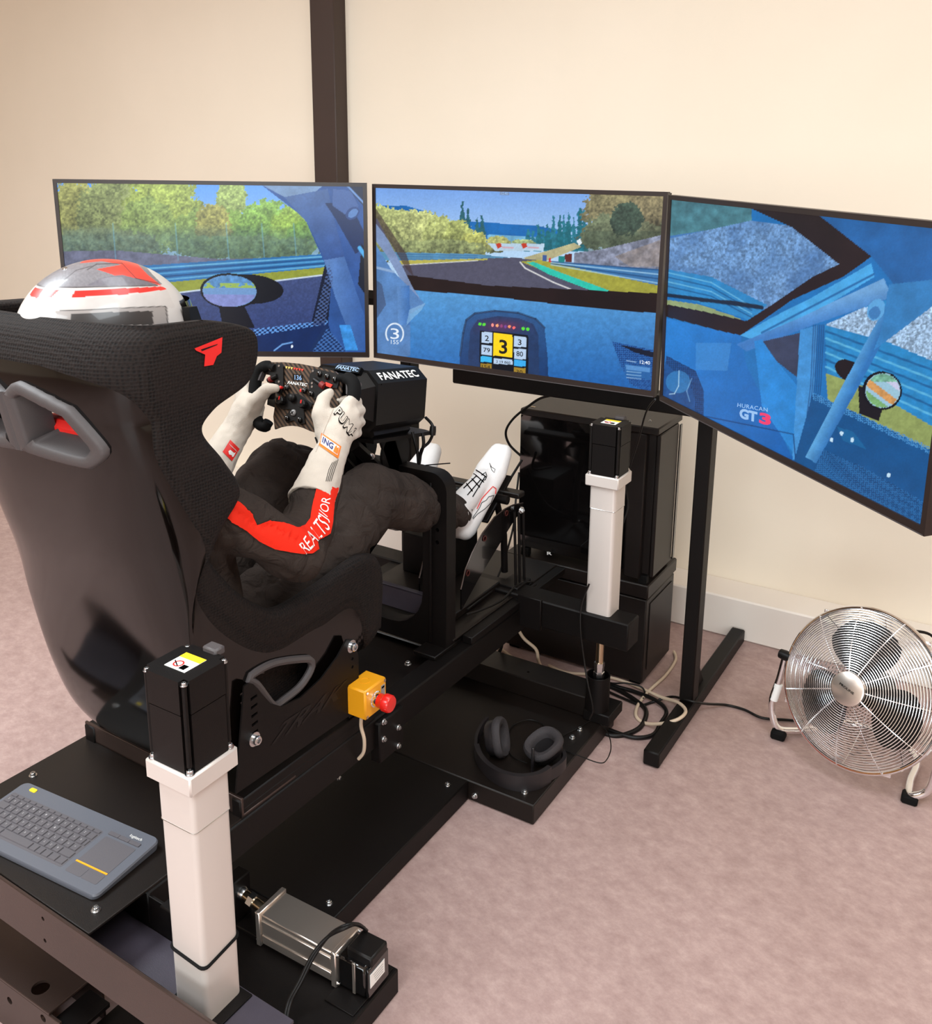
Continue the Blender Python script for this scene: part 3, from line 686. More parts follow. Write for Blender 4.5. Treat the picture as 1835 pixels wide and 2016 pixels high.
monitor([(-1.774, 2.342, 1.621), (-.837, 2.349, 1.612), (-.842, 2.352, 1.072), (-1.779, 2.344, 1.081)], art_center,
        'wide monitor showing the road ahead and a dashboard with yellow gear number', [
        ('3', bx(769, 646, 786, 667, .05), M['g_white'], 0, 1, 0), ('155', bx(770, 669, 785, 677, .05), M['g_white'], 0, 1, 0),
        ('2', bx(955, 660, 963, 671), M['g_black'], .01, 1, 0), ('79', bx(952, 684, 965, 693), M['g_black'], .01, 1, 0), ('3', bx(983, 668, 999, 696), M['g_black'], .02, 1, 0),
        ('3', bx(1020, 668, 1027, 679), M['g_black'], .01, 1, 0), ('80', bx(1017, 691, 1030, 701), M['g_black'], .01, 1, 0), ('2 19 860', bx(977, 709, 1005, 714), M['g_black'], .01, 1, 0),
        ('154', bx(949, 718, 965, 725), M['g_black'], 0, 1, 0), ('30', bx(1017, 728, 1029, 736), M['g_black'], 0, 1, 0), ('12:40', bx(1260, 709, 1280, 716), M['g_white'], .01, 1, 0), ('12:40', bx(987, 378, 1000, 383, .03), M['g_blue'], 0, 1, 0)])
monitor([(-.829, 2.331, 1.605), (-.1139, 1.709, 1.5795), (-.1137, 1.731, 1.040), (-.8287, 2.353, 1.0654)], art_right,
        'angled wide monitor showing a cockpit door pillar and round mirror', [
        ('HURACAN', [(1453, 793), (1512, 803), (1512, 811), (1452, 801)], M['g_blue'], .01, 1.1, 0), ('GT', [(1457, 803), (1492, 811), (1491, 832), (1456, 823)], M['g_blue'], .05, 1, 0), ('3', [(1496, 811), (1519, 816), (1518, 839), (1495, 833)], M['g_pink'], .05, 1, 0)])
st = thing('monitor_stand', (-1.3, 2.62, 0), 'black steel stand with two feet behind the three monitors', 'stand')
for x in (-.770, -1.835):
    MB().box((x-.024, 2.293, .002), (x+.024, 3.183, .05), .004).build('foot', M['paint'], st)
    MB().box((x-.024, 2.597, .05), (x+.020, 2.655, 1.36), .004).build('post', M['paint'], st)
    MB().prism([(x-.003, 2.65, .05), (x-.003, 2.76, .05), (x-.003, 2.65, .20)], (.006, 0, 0)).build('gusset', M['paint'], st)
MB().box((-1.60, 2.53, .985), (-.76, 2.60, 1.035), .004).build('crossbar', M['paint'], st)
MB().box((-1.86, 2.60, 1.20), (-.75, 2.64, 1.26), .004).build('crossbar', M['paint'], st)
for x in (-1.5, -1.1): MB().box((x-.03, 2.36, 1.15), (x+.03, 2.60, 1.30), .004).build('bracket', M['paint'], st)
for s, a in ((-1, (-1.85, 2.62, 1.23)), (1, (-.76, 2.62, 1.23))):
    b = (-2.16, 2.13, 1.30) if s < 0 else (-.44, 2.08, 1.28)
    MB().tube([a, b], .025, 4).build('bracket_arm', M['paint'], st)
# ================================================================== fasteners
def bolt_mesh():
    mb = MB(); mb.lathe([(.0095, 0), (.0095, .0016), (.0062, .0018), (.0062, .0075), (.0052, .0085), (.0030, .0085), (.0028, .0045)], (0, 0, 0), (0, 0, 1), 14); return mb
_bolt = None
def bolt(p, n, parent, s=1.0, name='bolt', mt=None):
    global _bolt
    if _bolt is None:
        mb = bolt_mesh(); me = bpy.data.meshes.new('bolt'); me.from_pydata(mb.v, [], mb.f); me.validate()
        bm = bmesh.new(); bm.from_mesh(me); bmesh.ops.recalc_face_normals(bm, faces=bm.faces); bm.to_mesh(me); bm.free()
        me.polygons.foreach_set('use_smooth', [True]*len(me.polygons)); me.set_sharp_from_angle(angle=.6); me.materials.append(M['steel']); _bolt = me
    o = bpy.data.objects.new(name, _bolt); C.objects.link(o); o.parent = parent
    q = Vector(n).to_track_quat('Z', 'Y').to_matrix().to_4x4()
    o.matrix_local = Matrix.Translation(Vector(p)-Vector(WLOC[parent.name])) @ q @ Matrix.Scale(s, 4); return o
def drill(o, holes, depth=.02, polys=()):
    """cut real holes into a part; holes: (point, outward normal, radius); polys: (outline, extrusion)"""
    mb = MB()
    for p, n, r in holes: nn = _norm(n); mb.cyl(np.array(p)-nn*depth, np.array(p)+nn*.006, r, n=20)
    for pts, e in polys: mb.prism(pts, e)
    c = mb.build('cutter', o.data.materials[0], None, 0)
    md = o.modifiers.new('cut', 'BOOLEAN'); md.operation = 'DIFFERENCE'; md.solver = 'EXACT'; md.object = c
    bpy.context.view_layer.update(); dg = bpy.context.evaluated_depsgraph_get(); dg.update()
    me = bpy.data.meshes.new_from_object(o.evaluated_get(dg)); o.modifiers.clear(); old = o.data; nm = old.name; mt = old.materials[0]; o.data = me; bpy.data.meshes.remove(old); me.name = nm
    me.materials.clear(); me.materials.append(mt)
    me.polygons.foreach_set('material_index', [0]*len(me.polygons)); me.polygons.foreach_set('use_smooth', [True]*len(me.polygons)); me.set_sharp_from_angle(angle=math.radians(30))
    cm = c.data; bpy.data.objects.remove(c); bpy.data.meshes.remove(cm)

# ================================================================== base that stays on the floor
base = thing('motion_base', (-1.48, 1.6, 0), 'low black steel floor base under the motion simulator', 'base')
MB().box((-1.36, .80, .001), (-.94, 1.291, .06), .003).build('rear_foot', M['paint'], base)
MB().box((-1.02, 1.15, .06), (-.948, 1.283, .0635), .001).build('wear_plate', M['paint'], base)
MB().box((-1.83, 1.291, .001), (-1.138, 1.892, .0595), .003).build('long_plate', M['paint'], base)
MB().box((-2.03, 1.8925, .001), (-.94, 2.43, .06), .003).build('front_plate', M['plate'], base)
fb = MB(); fb.box((-2.0, 2.34, .06), (-1.0, 2.445, .125), .003); fbo = fb.build('front_box', M['plate'], base)
MB().box((-1.0, 2.325, .06), (-.915, 2.43, .095), .003).build('cup_base', M['paint'], base)
cu = MB(); cu.lathe([(.034, .094), (.036, .096), (.036, .205), (.0325, .205), (.0325, .11), (.0, .11)], (-.968, 2.355, 0), (0, 0, 1), 28); cu.build('rod_cup', M['paint'], base)
rbf = MB().box((-2.12, .812, .001), (-1.37, .818, .1145), .001).build('rear_beam_face', M['bronze'], base); rbt = MB().box((-2.12, .812, .114), (-1.40, .93, .12), .001).build('rear_beam', M['bronze'], base); MB().box((-2.12, .924, .001), (-1.40, .93, .1145), .001).build('rear_beam_back', M['bronze'], base)
MB().box((-1.40, .818, .09), (-1.34, .90, .10), .001).build('bracket_plate', M['paint'], base)
drill(rbt, [(onz(80, 1944, .12), (0, 0, 1), .017)])
drill(rbf, [(ony(u, v, .812), (0, -1, 0), .008) for u, v in ((19, 1970), (85, 2005))])
for u, v in ((881, 1546), (648, 1779), (1033, 1561), (1127, 1453), (1142, 1437)): bolt(onz(u, v, .06), (0, 0, 1), base, .95)
bolt(onz(746, 1916, .0635), (0, 0, 1), base, 1.25)
bolt(ony(935, 1566, 1.8925), (0, -1, 0), base, .95); bolt(ony(914, 1317, 2.34), (0, -1, 0), base, .8)
bolt(ony(667, 1531, 1.55), (.3, -1, 0), base, .8)
drill(fbo, [(onz(1040, 1323, .125), (0, 0, 1), .005)])

# ================================================================== moving chassis
PV = np.array([-1.485, .81, 0]); RZ = rotZ(-.02)
def ch(p): return PV+RZ @ (np.asarray(p, float)-PV)
def nrmch(n): return RZ @ np.asarray(n, float)
cha = thing('simulator_chassis', (-1.485, 1.5, .29), 'black steel moving chassis carrying seat, pedals and steering wheel', 'chassis')
def cpart(mb, name, mt, parent=None): return mb.xf(ch).build(name, mt, parent or cha)
for sx in (1, -1):
    x0, x1 = (-1.297, -1.235) if sx > 0 else (-1.735, -1.673)
    cpart(MB().box((x0, .93, .30), (x1, 2.34, .38), .004), 'rail', M['paint'])
cpart(MB().box((-1.673, 1.50, .335), (-1.297, 2.0, .345), .002), 'floor_pan', M['plate'])
rw = MB(); rw.box((-2.085, .80, .29), (-.885, .8065, .388), .003); rwo = cpart(rw, 'rear_crossbeam', M['bronze'])
cpart(MB().box((-2.085, .8065, .296), (-.885, .932, .302), .001), 'crossbeam_floor', M['slate'])
cpart(MB().box((-2.085, .932, .292), (-1.15, .938, .372), .001), 'crossbeam_wall', M['paint'])
cpart(MB().box((-1.085, .822, .302), (-.975, .928, .306), .001), 'column_shade_pad', M['paint'])  # added black pad standing in for the shaded opening around the column foot
cpart(MB().box((-1.20, .925, .335), (-1.12, .95, .375), .003), 'stop_block', M['paint'])
cpart(MB().box((-1.745, .8085, .381), (-1.237, 1.20, .387), .0015), 'deck_plate', M['plate'])
for u, v in ((65, 1527), (335, 1675), (189, 1792)): bolt(onz(u, v, .387), (0, 0, 1), cha, .9)
drill(rwo, [(ony(u, v, .80), (0, -1, 0), .0042) for u, v in ((87, 1807), (91, 1850), (216, 1892), (222, 1937), (300, 1985))], .03)
cpart(MB().box((-1.735, 1.163, .387), (-1.235, 1.169, .43), .001).box((-1.735, 1.163, .387), (-1.235, 1.32, .392), .001), 'seat_crossmember', M['bronze'])
cpart(MB().box((-1.735, 1.169, .392), (-1.235, 1.56, .405), .002), 'seat_tray', M['paint'])
cpart(MB().box((-1.262, 1.16, .38), (-1.236, 1.60, .425), .003), 'seat_rail', M['paint']); cpart(MB().box((-1.735, 1.16, .38), (-1.70, 1.60, .425), .003), 'seat_rail', M['paint'])
# front crossbeam with its bolted flange
cpart(MB().box((-2.079, 2.312, .333), (-.891, 2.392, .418), .004), 'front_crossbeam', M['paint'])
cpart(MB().box((-1.245, 2.300, .325), (-1.165, 2.312, .425), .002), 'flange_plate', M['paint'])
for u, v in ((1046, 1187), (1046, 1215)): bolt(ony(u, v, 2.305), (0, -1, 0), cha, 1.15)
# hinge block on the rail with four bolts
hb = MB(); p0 = onx(742, 1420, -1.205); hb.box((-1.236, 1.588, .262), (-1.205, 1.688, .372), .004); hb.build('hinge_block', M['paint'], cha)
for u, v in ((755, 1421), (784, 1432), (755, 1455), (784, 1468)): bolt(onx(u, v, -1.205), (1, 0, 0), cha, .85)
for u, v in ((803, 1308), (833, 1285)): bolt(onz(u, v, .38), (0, 0, 1), cha, 1.05)
# arch the legs pass through
out = []; inn = []
def arcpts(cx, cz, r, a0, a1, k): return [(cx+r*math.cos(math.radians(a0+(a1-a0)*i/k)), cz+r*math.sin(math.radians(a0+(a1-a0)*i/k))) for i in range(k+1)]
XR, XL, ZT, ZB = -1.273, -1.697, .888, .38
out = arcpts(XR-.05, ZT-.05, .05, 0, 90, 6)+arcpts(XL+.05, ZT-.05, .05, 90, 180, 6)+arcpts(XL+.004, ZB+.004, .004, 180, 270, 6)+arcpts(XR-.004, ZB+.004, .004, 270, 360, 6)
xr, xl, zt, zb = XR-.078, XL+.078, ZT-.068, .425
inn = arcpts(xr-.02, zt-.02, .02, 0, 90, 6)+arcpts(xl+.02, zt-.02, .02, 90, 180, 6)+arcpts(xl+.11, zb+.11, .11, 180, 270, 6)+arcpts(xr-.11, zb+.11, .11, 270, 360, 6)
mb = MB(); mb.ring([(x, 1.957, z) for x, z in out], [(x, 1.957, z) for x, z in inn], (0, .045, 0)); aro = cpart(mb, 'arch', M['paint'])
mb = MB(); mb.box((XR-.052, 1.951, .40), (XR-.046, 1.957, .86), .001); cpart(mb, 'arch_rib', M['paint'])
drill(aro, [(ch((XR-.03, 1.957, z)), (0, -1, 0), .006) for z in (.80, .765, .73, .695)])
cpart(MB().box((XR-.07, 1.90, .38), (XR+.002, 2.05, .392), .002), 'arch_foot', M['paint'])
# pedal deck
pdo = cpart(MB().box((-1.69, 1.985, .40), (-1.268, 2.60, .406), .002), 'pedal_deck', M['plate'])
cpart(MB().box((-1.268, 2.03, .38), (-1.236, 2.60, .402), .002), 'pedal_rail', M['paint']); cpart(MB().box((-1.735, 2.0, .383), (-1.69, 2.60, .410), .002), 'pedal_rail', M['paint'])
for u, v in ((944, 1172), (979, 1142)): bolt(onz(u, v, .406), (0, 0, 1), cha, 1.0)
drill(pdo, [(onz(961, 1158, .406), (0, 0, 1), .006), (onz(966, 1146, .406), (0, 0, 1), .003)])
cpart(MB().box((-1.66, 2.0, .50), (-1.36, 2.016, .506), .001).box((-1.66, 2.0, .44), (-1.36, 2.006, .505), .001), 'heel_step', M['slate'])
# steering column mount on the arch
mp_ = MB(); mp_.prism([(-1.56, 1.80, .982), (-1.37, 1.80, .992), (-1.365, 2.05, .958), (-1.40, 2.075, .952), (-1.56, 2.07, .955)], (0, 0, .010)); mp_.build('wheel_mount_plate', M['paint'], cha)
for x in (-1.41, -1.52):
    mb = MB(); mb.lathe([(.0, -.004), (.062, -.004), (.064, 0), (.062, .004), (.0, .004)], (x, 1.945, .925), (1, 0, 0), 30); mb.build('tilt_disc', M['paint'], cha)
    mb = MB(); mb.prism([(x-.004, 1.87, .99), (x-.004, 1.93, .99), (x-.004, 1.985, .86), (x-.004, 1.93, .86)], (.008, 0, 0)); mb.build('tilt_bracket', M['paint'], cha)
    mb = MB(); mb.tube([(x, 1.77, .99), (x, 1.84, .93), (x, 1.90, .87)], .018, 4); mb.build('tilt_arm', M['paint'], cha)
bolt(onx(731, 899, -1.40), (1, -.6, 0), cha, 1.0, mt=None)

# ================================================================== vertical actuators
def actuator(x, y, zf, ztop, zbot, label, tilt=(0, 0)):
    """zf: underside of the silver flange, ztop: top of the motor, zbot: end of the column"""
    t = thing('linear_actuator', (x, y, zbot), label, 'actuator', 'vertical actuators of the simulator')
    h = .0385
    def sq(hw, r, k=4): return [(x+a, y+b) for a, b in rrect(0, 0, hw, hw, r, k)]
    seg = zf-(zf-zbot)*.17
    mb = MB(); mb.prism([(a, b, seg) for a, b in sq(h+.0008, .009)], (0, 0, zf-seg)); mb.build('column_head', M['alu'], t, 50)
    mb = MB(); mb.prism([(a, b, zbot) for a, b in sq(h, .010)], (0, 0, seg-zbot)); mb.build('column', M['alu'], t, 50)
    mb = MB(); mb.tube([(a, b, seg) for a, b in sq(h+.0009, .009)], .0008, 5, closed=True); mb.build('column_seam', M['steel'], t)
    mb = MB(); mb.box((x-.050, y-.050, zf), (x+.050, y+.050, zf+.034), .003); mb.build('flange', M['alu'], t)
    z0 = zf+.034; hm = .045; nt_ = .011
    cr = [(hm-nt_, hm), (hm-nt_, hm-nt_), (hm, hm-nt_)]
    poly = []
    for sx, sy, rev in ((1, 1, False), (1, -1, True), (-1, -1, False), (-1, 1, True)):
        c = [(a*sx, b*sy) for a, b in cr]; poly += c[::-1] if rev else c
    poly = [(x+a, y+b) for a, b in poly]
    zc = ztop-.055
    mb = MB(); mb.prism([(a, b, z0) for a, b in poly], (0, 0, zc-.002-z0)); mo = mb.build('motor', M['paint'], t, 30)
    mb = MB(); mb.prism([(x+(a-x)*1.02, y+(b-y)*1.02, zc) for a, b in poly], (0, 0, ztop-zc)); mb.build('motor_cap', M['paint'], t, 30)
    for sx in (1, -1):
        for sy in (1, -1):
            MB().cyl((x+sx*(hm-.005), y+sy*(hm-.005), z0+.012), (x+sx*(hm-.005), y+sy*(hm-.005), ztop-.006), .0042, n=10).build('tie_rod', M['paint'], t)
            bolt((x+sx*(hm-.005), y+sy*(hm-.005), z0), (0, 0, 1), t, .85); bolt((x+sx*(hm-.005), y+sy*(hm-.005), ztop-.006), (0, 0, 1), t, .6)
    MB().box((x-.008, y+.040, ztop-.006), (x+.022, y+.062, ztop+.008), .003).build('connector', M['rubber'], t)
    lb = MB(); lb.box((x-.022, y-.022, ztop), (x+.022, y+.022, ztop+.0007), .0001); lo = lb.build('warning_label', M['whiteprint'], t)
    lb = MB(); lb.box((x-.022, y+.008, ztop+.0007), (x+.022, y+.022, ztop+.0010), .0001); lb.build('label_band', M['label_yellow'], lo)
    lb = MB(); lb.ring([(x-.006+.009*math.cos(i*.5236), y-.008+.009*math.sin(i*.5236), ztop+.0008) for i in range(12)], [(x-.006+.0065*math.cos(i*.5236), y-.008+.0065*math.sin(i*.5236), ztop+.0008) for i in range(12)], (0, 0, .0003)); lb.build('label_symbol', M['redprint'], lo)
    lb = MB(); lb.box((x+.004, y-.018, ztop+.0007), (x+.015, y-.006, ztop+.0011), .0001); lb.tube([(x-.018, y-.004, ztop+.001), (x-.002, y-.014, ztop+.001)], .0009, 4); lb.build('label_symbol', M['blackprint'], lo)
    return t
ra = actuator(-1.032, .876, .737, .925, .300, 'silver column actuator with black motor beside the keyboard deck')
bnd = [(a, b, .42) for a, b in [(-1.032+p, .876+q) for p, q in rrect(0, 0, .0395, .0395, .010, 4)]]
mb = MB(); mb.tube([(a, b, z-.004*((a+1.032)-(b-.876))/.04) for a, b, z in bnd], .003, 6, closed=True); mb.build('rubber_band', M['blackrubber'], ra)
fa = actuator(-.964, 2.353, .806, .985, .405, 'silver column actuator with black motor in front of the computer tower')
mb = MB(); mb.cyl((-.966, 2.354, .22), (-.966, 2.354, .345), .0115, n=18); mb.build('rod', M['brass'], fa)
mb = MB(); mb.lathe([(.0, .2), (.017, .2), (.017, .215), (.0145, .217), (.0145, .232), (.016, .233), (.016, .247), (.0, .247)], (-.966, 2.354, 0), (0, 0, 1), 6); mb.build('lock_nut', M['steel'], fa)
mb = MB(); mb.cyl((-.966, 2.354, .112), (-.966, 2.354, .205), .015, n=18); mb.build('rod_end', M['steel'], fa)
la = actuator(-1.955, 2.375, .806, .985, .405, 'silver column actuator standing behind the driver, across the chassis')

# ================================================================== traction actuator lying on the rear foot
ta = thing('traction_actuator', (-1.1, 1.224, .06), 'silver electric cylinder lying flat on the rear foot plate', 'actuator')
ax = _norm((1, .015, 0)); o0 = np.array([-1.1, 1.224, .103]); TM = np.array([[ax[0], -ax[1], 0], [ax[1], ax[0], 0], [0, 0, 1]])
def tbox(lo, hi, b=.002): return MB().box(lo, hi, b, TM, o0)
TB = tbox((-.118, -.038, -.036), (.070, .038, .036), .002); TB.build('cylinder_body', M['alu2'], ta)
for zz in (-.018, .018): tbox((-.116, -.0405, zz-.006), (.068, -.036, zz+.006), .001).build('side_rib', M['alu2'], ta)
tbox((-.131, -.043, -.041), (-.118, .043, .041), .002).build('end_plate', M['alu2'], ta); tbox((.070, -.043, -.041), (.083, .043, .041), .002).build('end_plate', M['alu2'], ta)
tbox((.083, -.036, -.036), (.150, .036, .034), .004).build('motor', M['glossplastic'], ta); tbox((.098, -.026, .030), (.160, .030, .054), .004).build('connector_box', M['plastic'], ta)
tbox((.120, -.0375, -.036), (.127, -.035, .036), .001).build('motor_strap', M['alu2'], ta); tbox((.150, -.034, -.034), (.158, .034, .032), .003).build('motor_cap', M['glossplastic'], ta)
pl = tbox((.1585, -.030, -.012), (.1595, .018, .020), .0002).build('rating_label', M['whiteprint'], ta)
for k in range(4): tbox((.1596, -.020+.002*k, .012-.006*k), (.1599, .012, .0132-.006*k), .0001).build('label_line', M['greyprint'], pl)
for yy in (-.036, .036):
    for zz in (-.034, .034):
        bolt(o0+TM @ np.array([-.131, yy, zz]), TM @ np.array([-1, 0, 0]), ta, .5); bolt(o0+TM @ np.array([.083, yy, zz]), TM @ np.array([1, 0, 0]), ta, .5)
MB().cyl(o0+TM @ np.array([-.131, 0, .005]), o0+TM @ np.array([-.200, 0, .02]), .011, n=16).build('rod', M['brass'], ta)
MB().lathe([(0, 0), (.016, 0), (.016, .014), (0, .014)], o0+TM @ np.array([-.172, 0, .014]), (-1, 0, .2), 6).build('lock_nut', M['steel'], ta)
MB().lathe([(0, 0), (.012, 0), (.015, .008), (.012, .022), (0, .024)], o0+TM @ np.array([-.200, 0, .02]), (-1, 0, .2), 16).build('ball_joint', M['steel'], ta)
MB().box((-1.30, 1.19, .058), (-1.10, 1.26, .068), .002).build('mount_foot', M['paint'], ta); MB().box((-1.345, 1.20, .06), (-1.31, 1.25, .16), .003).build('anchor_bracket', M['paint'], ta)

# ================================================================== emergency stop
es = thing('emergency_stop', (-1.19, 1.535, .44), 'yellow emergency stop box with red mushroom button on the rail', 'switch')
MB().box((-1.232, 1.493, .443), (-1.172, 1.574, .517), .004).build('box', M['yellow'], es)
MB().box((-1.240, 1.505, .36), (-1.228, 1.56, .47), .002).build('mount_tab', M['paint'], es)
MB().ring([(-1.203+.013*math.cos(i*.3927), 1.533+.013*math.sin(i*.3927), .517) for i in range(16)], [(-1.203+.011*math.cos(i*.3927), 1.533+.011*math.sin(i*.3927), .517) for i in range(16)], (0, 0, .0008)).build('knockout', M['yellow'], es)
MB().lathe([(0, 0), (.019, 0), (.019, .004), (.0165, .005), (.0165, .014), (0, .014)], (-1.172, 1.527, .484), (1, 0, 0), 24).build('collar', M['chrome'], es)
MB().lathe([(0, 0), (.0165, 0), (.017, .012), (.0205, .016), (.0205, .030), (.018, .034), (0, .0355)], (-1.158, 1.527, .484), (1, 0, 0), 28).build('push_button', M['red'], es)
for y, z in ((1.500, .51), (1.567, .51), (1.500, .45), (1.567, .45)): MB().lathe([(0, 0), (.004, 0), (.004, .0008), (0, .0008)], (-1.172, y, z), (1, 0, 0), 12).build('screw', M['brass'], es)
pl = MB().box((-1.1722, 1.552, .477), (-1.1712, 1.566, .503), .0001).build('rating_plate', M['greyprint'], es)
MB().box((-1.1712, 1.554, .495), (-1.1709, 1.564, .500), .0001).build('plate_print', M['blackprint'], pl)
MB().tube(smoothpath([onz(712, 1405, .45), onx(711, 1430, -1.2), onx(717, 1455, -1.195), onx(716, 1480, -1.2), onx(706, 1494, -1.215)], 6), .0042, 8).build('lead', M['cable_cream'], es)
# ================================================================== bucket seat
SC = -1.480
ST = [  # (outer spine y,z) (wall edge y,z) half width, share of the outer side the cover wraps from the edge (1 = bare shell up to the edge)
 ((1.668, .555), (1.672, .60), .215, .0), ((1.63, .515), (1.652, .735), .232, .05), ((1.55, .505), (1.575, .778), .238, .74), ((1.42, .478), (1.43, .764), .240, .85),
 ((1.28, .448), (1.30, .763), .242, .88), ((1.19, .440), (1.235, .80), .242, .89), ((1.125, .475), (1.175, .86), .240, .89), ((1.085, .585), (1.125, .93), .240, .86),
 ((1.055, .74), (1.092, .985), .245, .82), ((1.025, .87), (1.14, 1.03), .260, .72), ((.992, .99), (1.166, 1.073), .270, .62), ((.968, 1.09), (1.13, 1.14), .268, .58),
 ((.948, 1.18), (1.088, 1.205), .264, .56), ((.932, 1.25), (1.12, 1.245), .264, .54), ((.925, 1.305), (1.205, 1.28), .266, .40), ((.928, 1.345), (1.232, 1.335), .266, .0),
 ((.945, 1.385), (1.216, 1.375), .262, .0), ((.972, 1.408), (1.125, 1.402), .250, .0)]
NSUB = 9
keys = np.array([[*a, *b, w, c] for a, b, w, c in ST])
rows = np.array(smoothpath(keys, NSUB)); NR = len(rows); rows[:, 5] = np.clip(rows[:, 5], .02, .96)
NS = 44
def sect(row, s, inset):
    """s in -1..1 across; inset: distance inside the outer skin"""
    S = row[0:2]; E = row[2:4]; w = row[4]; d = E-S; h = np.linalg.norm(d); e = d/(h+1e-9)
    D = min(.5*h, .095); a = abs(s); sg = 1 if s >= 0 else -1
    if a < .62:
        th = a/.62*math.pi/2; x = (w-inset)*math.sin(th)**.66; f = inset+(D-inset)*(1-math.cos(th)**.75)
    else:
        k = (a-.62)/.38; x = (w-inset)-.012*k*0; f = D+(h-D)*k
    P = S+e*f
    return np.array([SC+sg*x, P[0], P[1]])
KB_ = 26      # samples from the spine to the cover's hem, the rest from the hem to the edge
def svals(c):
    a = np.r_[np.linspace(0, c, KB_+1), np.linspace(c, 1, NS-KB_+1)[1:]]; return np.r_[-a[:0:-1], a]
TH = .032
def section_pts(i):
    row = rows[i]; out_ = []
    end = min(1.0, i/4.0, (NR-1-i)/6.0); th = TH*max(.12, math.sqrt(max(0, 1-(1-end)**2)))
    sv = svals(row[5])
    for s in sv: 
        p = sect(row, s, 0.0); a = abs(s); c = row[5]
        lift = .007*min(1, max(0, (a-c)/.06)) if c < .999 else 0
        p[0] += math.copysign(lift, s)*min(1, a*1.6); out_.append(p)
    # rounded rim: last points pulled together
    inn_ = [sect(row, s, th) for s in sv]
    e = row[2:4]-row[0:2]; e = e/(np.linalg.norm(e)+1e-9)
    rim = []
    for sg in (1, -1):
        a = out_[-1] if sg > 0 else out_[0]; b = inn_[-1] if sg > 0 else inn_[0]; c = (a+b)/2; r = (a-b)/2
        rr = []
        for k in range(1, 6):
            t = math.pi*k/6; rr.append(c+r*math.cos(t)+np.array([0, e[0], e[1]])*np.linalg.norm(r)*1.1*math.sin(t))
        rim.append(rr)
    return out_, inn_, rim
loop = []
for i in range(NR):
    o_, n_, rim = section_pts(i)
    loop.append(o_+rim[0]+n_[::-1]+rim[1][::-1])
NL = len(loop[0]); NO = 2*NS+1
V = [p for l in loop for p in l]
slotp = [(28, 765), (38, 756), (55, 757), (135, 797), (150, 808), (202, 878), (203, 900), (186, 914), (170, 915), (66, 888), (50, 875), (24, 795)]
slot_in = [(42, 776), (48, 775), (58, 779), (128, 814), (138, 824), (178, 882), (178, 892), (172, 897), (164, 896), (84, 873), (68, 864), (42, 800)]
winp = [(490, 1338), (500, 1325), (540, 1305), (600, 1297), (613, 1302), (611, 1320), (590, 1352), (556, 1380), (540, 1390), (526, 1375), (505, 1347)]
def mirror_px(P):
    Q = np.array(P, float).copy(); 
    Q[..., 0] = np.where(Q[..., 0] < SC-.017, 2*SC-.034-Q[..., 0], Q[..., 0]); return proj(Q)
Va = np.array(V); MU, MV = mirror_px(Va)
shellF, coverF = [], []
for i in range(NR-1):
    c = (rows[i][5]+rows[i+1][5])/2
    for k in range(NL):
        k2 = (k+1) % NL; f = (i*NL+k, i*NL+k2, (i+1)*NL+k2, (i+1)*NL+k)
        outer = k < NO-1
        if k < NO-1 or (NO+5 <= k < 2*NO+4):
            uu = np.mean([MU[j] for j in f]); vv = np.mean([MV[j] for j in f]); yy = np.mean([Va[j][1] for j in f]); zz = np.mean([Va[j][2] for j in f])
            if 1.10 < zz < 1.345 and yy < 1.06:
                if inpoly(np.array([uu]), np.array([vv]), slotp)[0] and (outer or inpoly(np.array([uu]), np.array([vv]), slotp)[0]): continue
            if .54 < zz < .70 and 1.18 < yy < 1.45 and abs(np.mean([Va[j][0] for j in f])-SC) > .19 and outer:
                if inpoly(np.array([uu]), np.array([vv]), winp)[0]: continue
        if outer and c > .06 and NS-KB_ <= k < NS+KB_: shellF.append(f)
        else: coverF.append(f)
capA = tuple(range(NL)); capB = tuple((NR-1)*NL+k for k in range(NL))
seat = thing('bucket_seat', (SC, 1.3, .43), 'glossy black bucket seat with mesh cover and red emblem', 'seat')
def sub(F, name, mt):
    used = sorted({j for f in F for j in f}); mp2 = {j: n for n, j in enumerate(used)}
    mb = MB(); mb.add([V[j] for j in used], [[mp2[j] for j in f] for f in F]); o = mb.build(name, mt, seat, 60, recalc=False)
    bm = bmesh.new(); bm.from_mesh(o.data)
    # outward: away from the mid surface is guaranteed by winding; flip if the first shell face looks inward
    bm.normal_update(); bm.to_mesh(o.data); bm.free(); return o
# closing strips at the front lip and the top edge
for ri in (0, NR-1):
    for k in range(NO-1):
        a, b = ri*NL+k, ri*NL+k+1; c2, d2 = ri*NL+(2*NO+4-k), ri*NL+(2*NO+4-k-1)
        coverF.append((a, b, d2, c2))
shell = sub(shellF, 'shell', M['gloss']); cover = sub(coverF, 'mesh_cover', M['mesh'])
seat_bvh = bvh_of([shell, cover])
# belt slots with rubber surrounds (on both sides of the spine)
NB = 48
def resample(poly, n):
    P = np.array(smoothpath([(*p, 0) for p in poly], 6, True))[:, :2]; d = np.r_[0, np.cumsum(np.hypot(*(np.roll(P, -1, 0)-P).T))]
    t = np.linspace(0, d[-1], n, endpoint=False); Q = np.vstack([P, P[:1]]); return np.stack([np.interp(t, d, Q[:, 0]), np.interp(t, d, Q[:, 1])], 1)
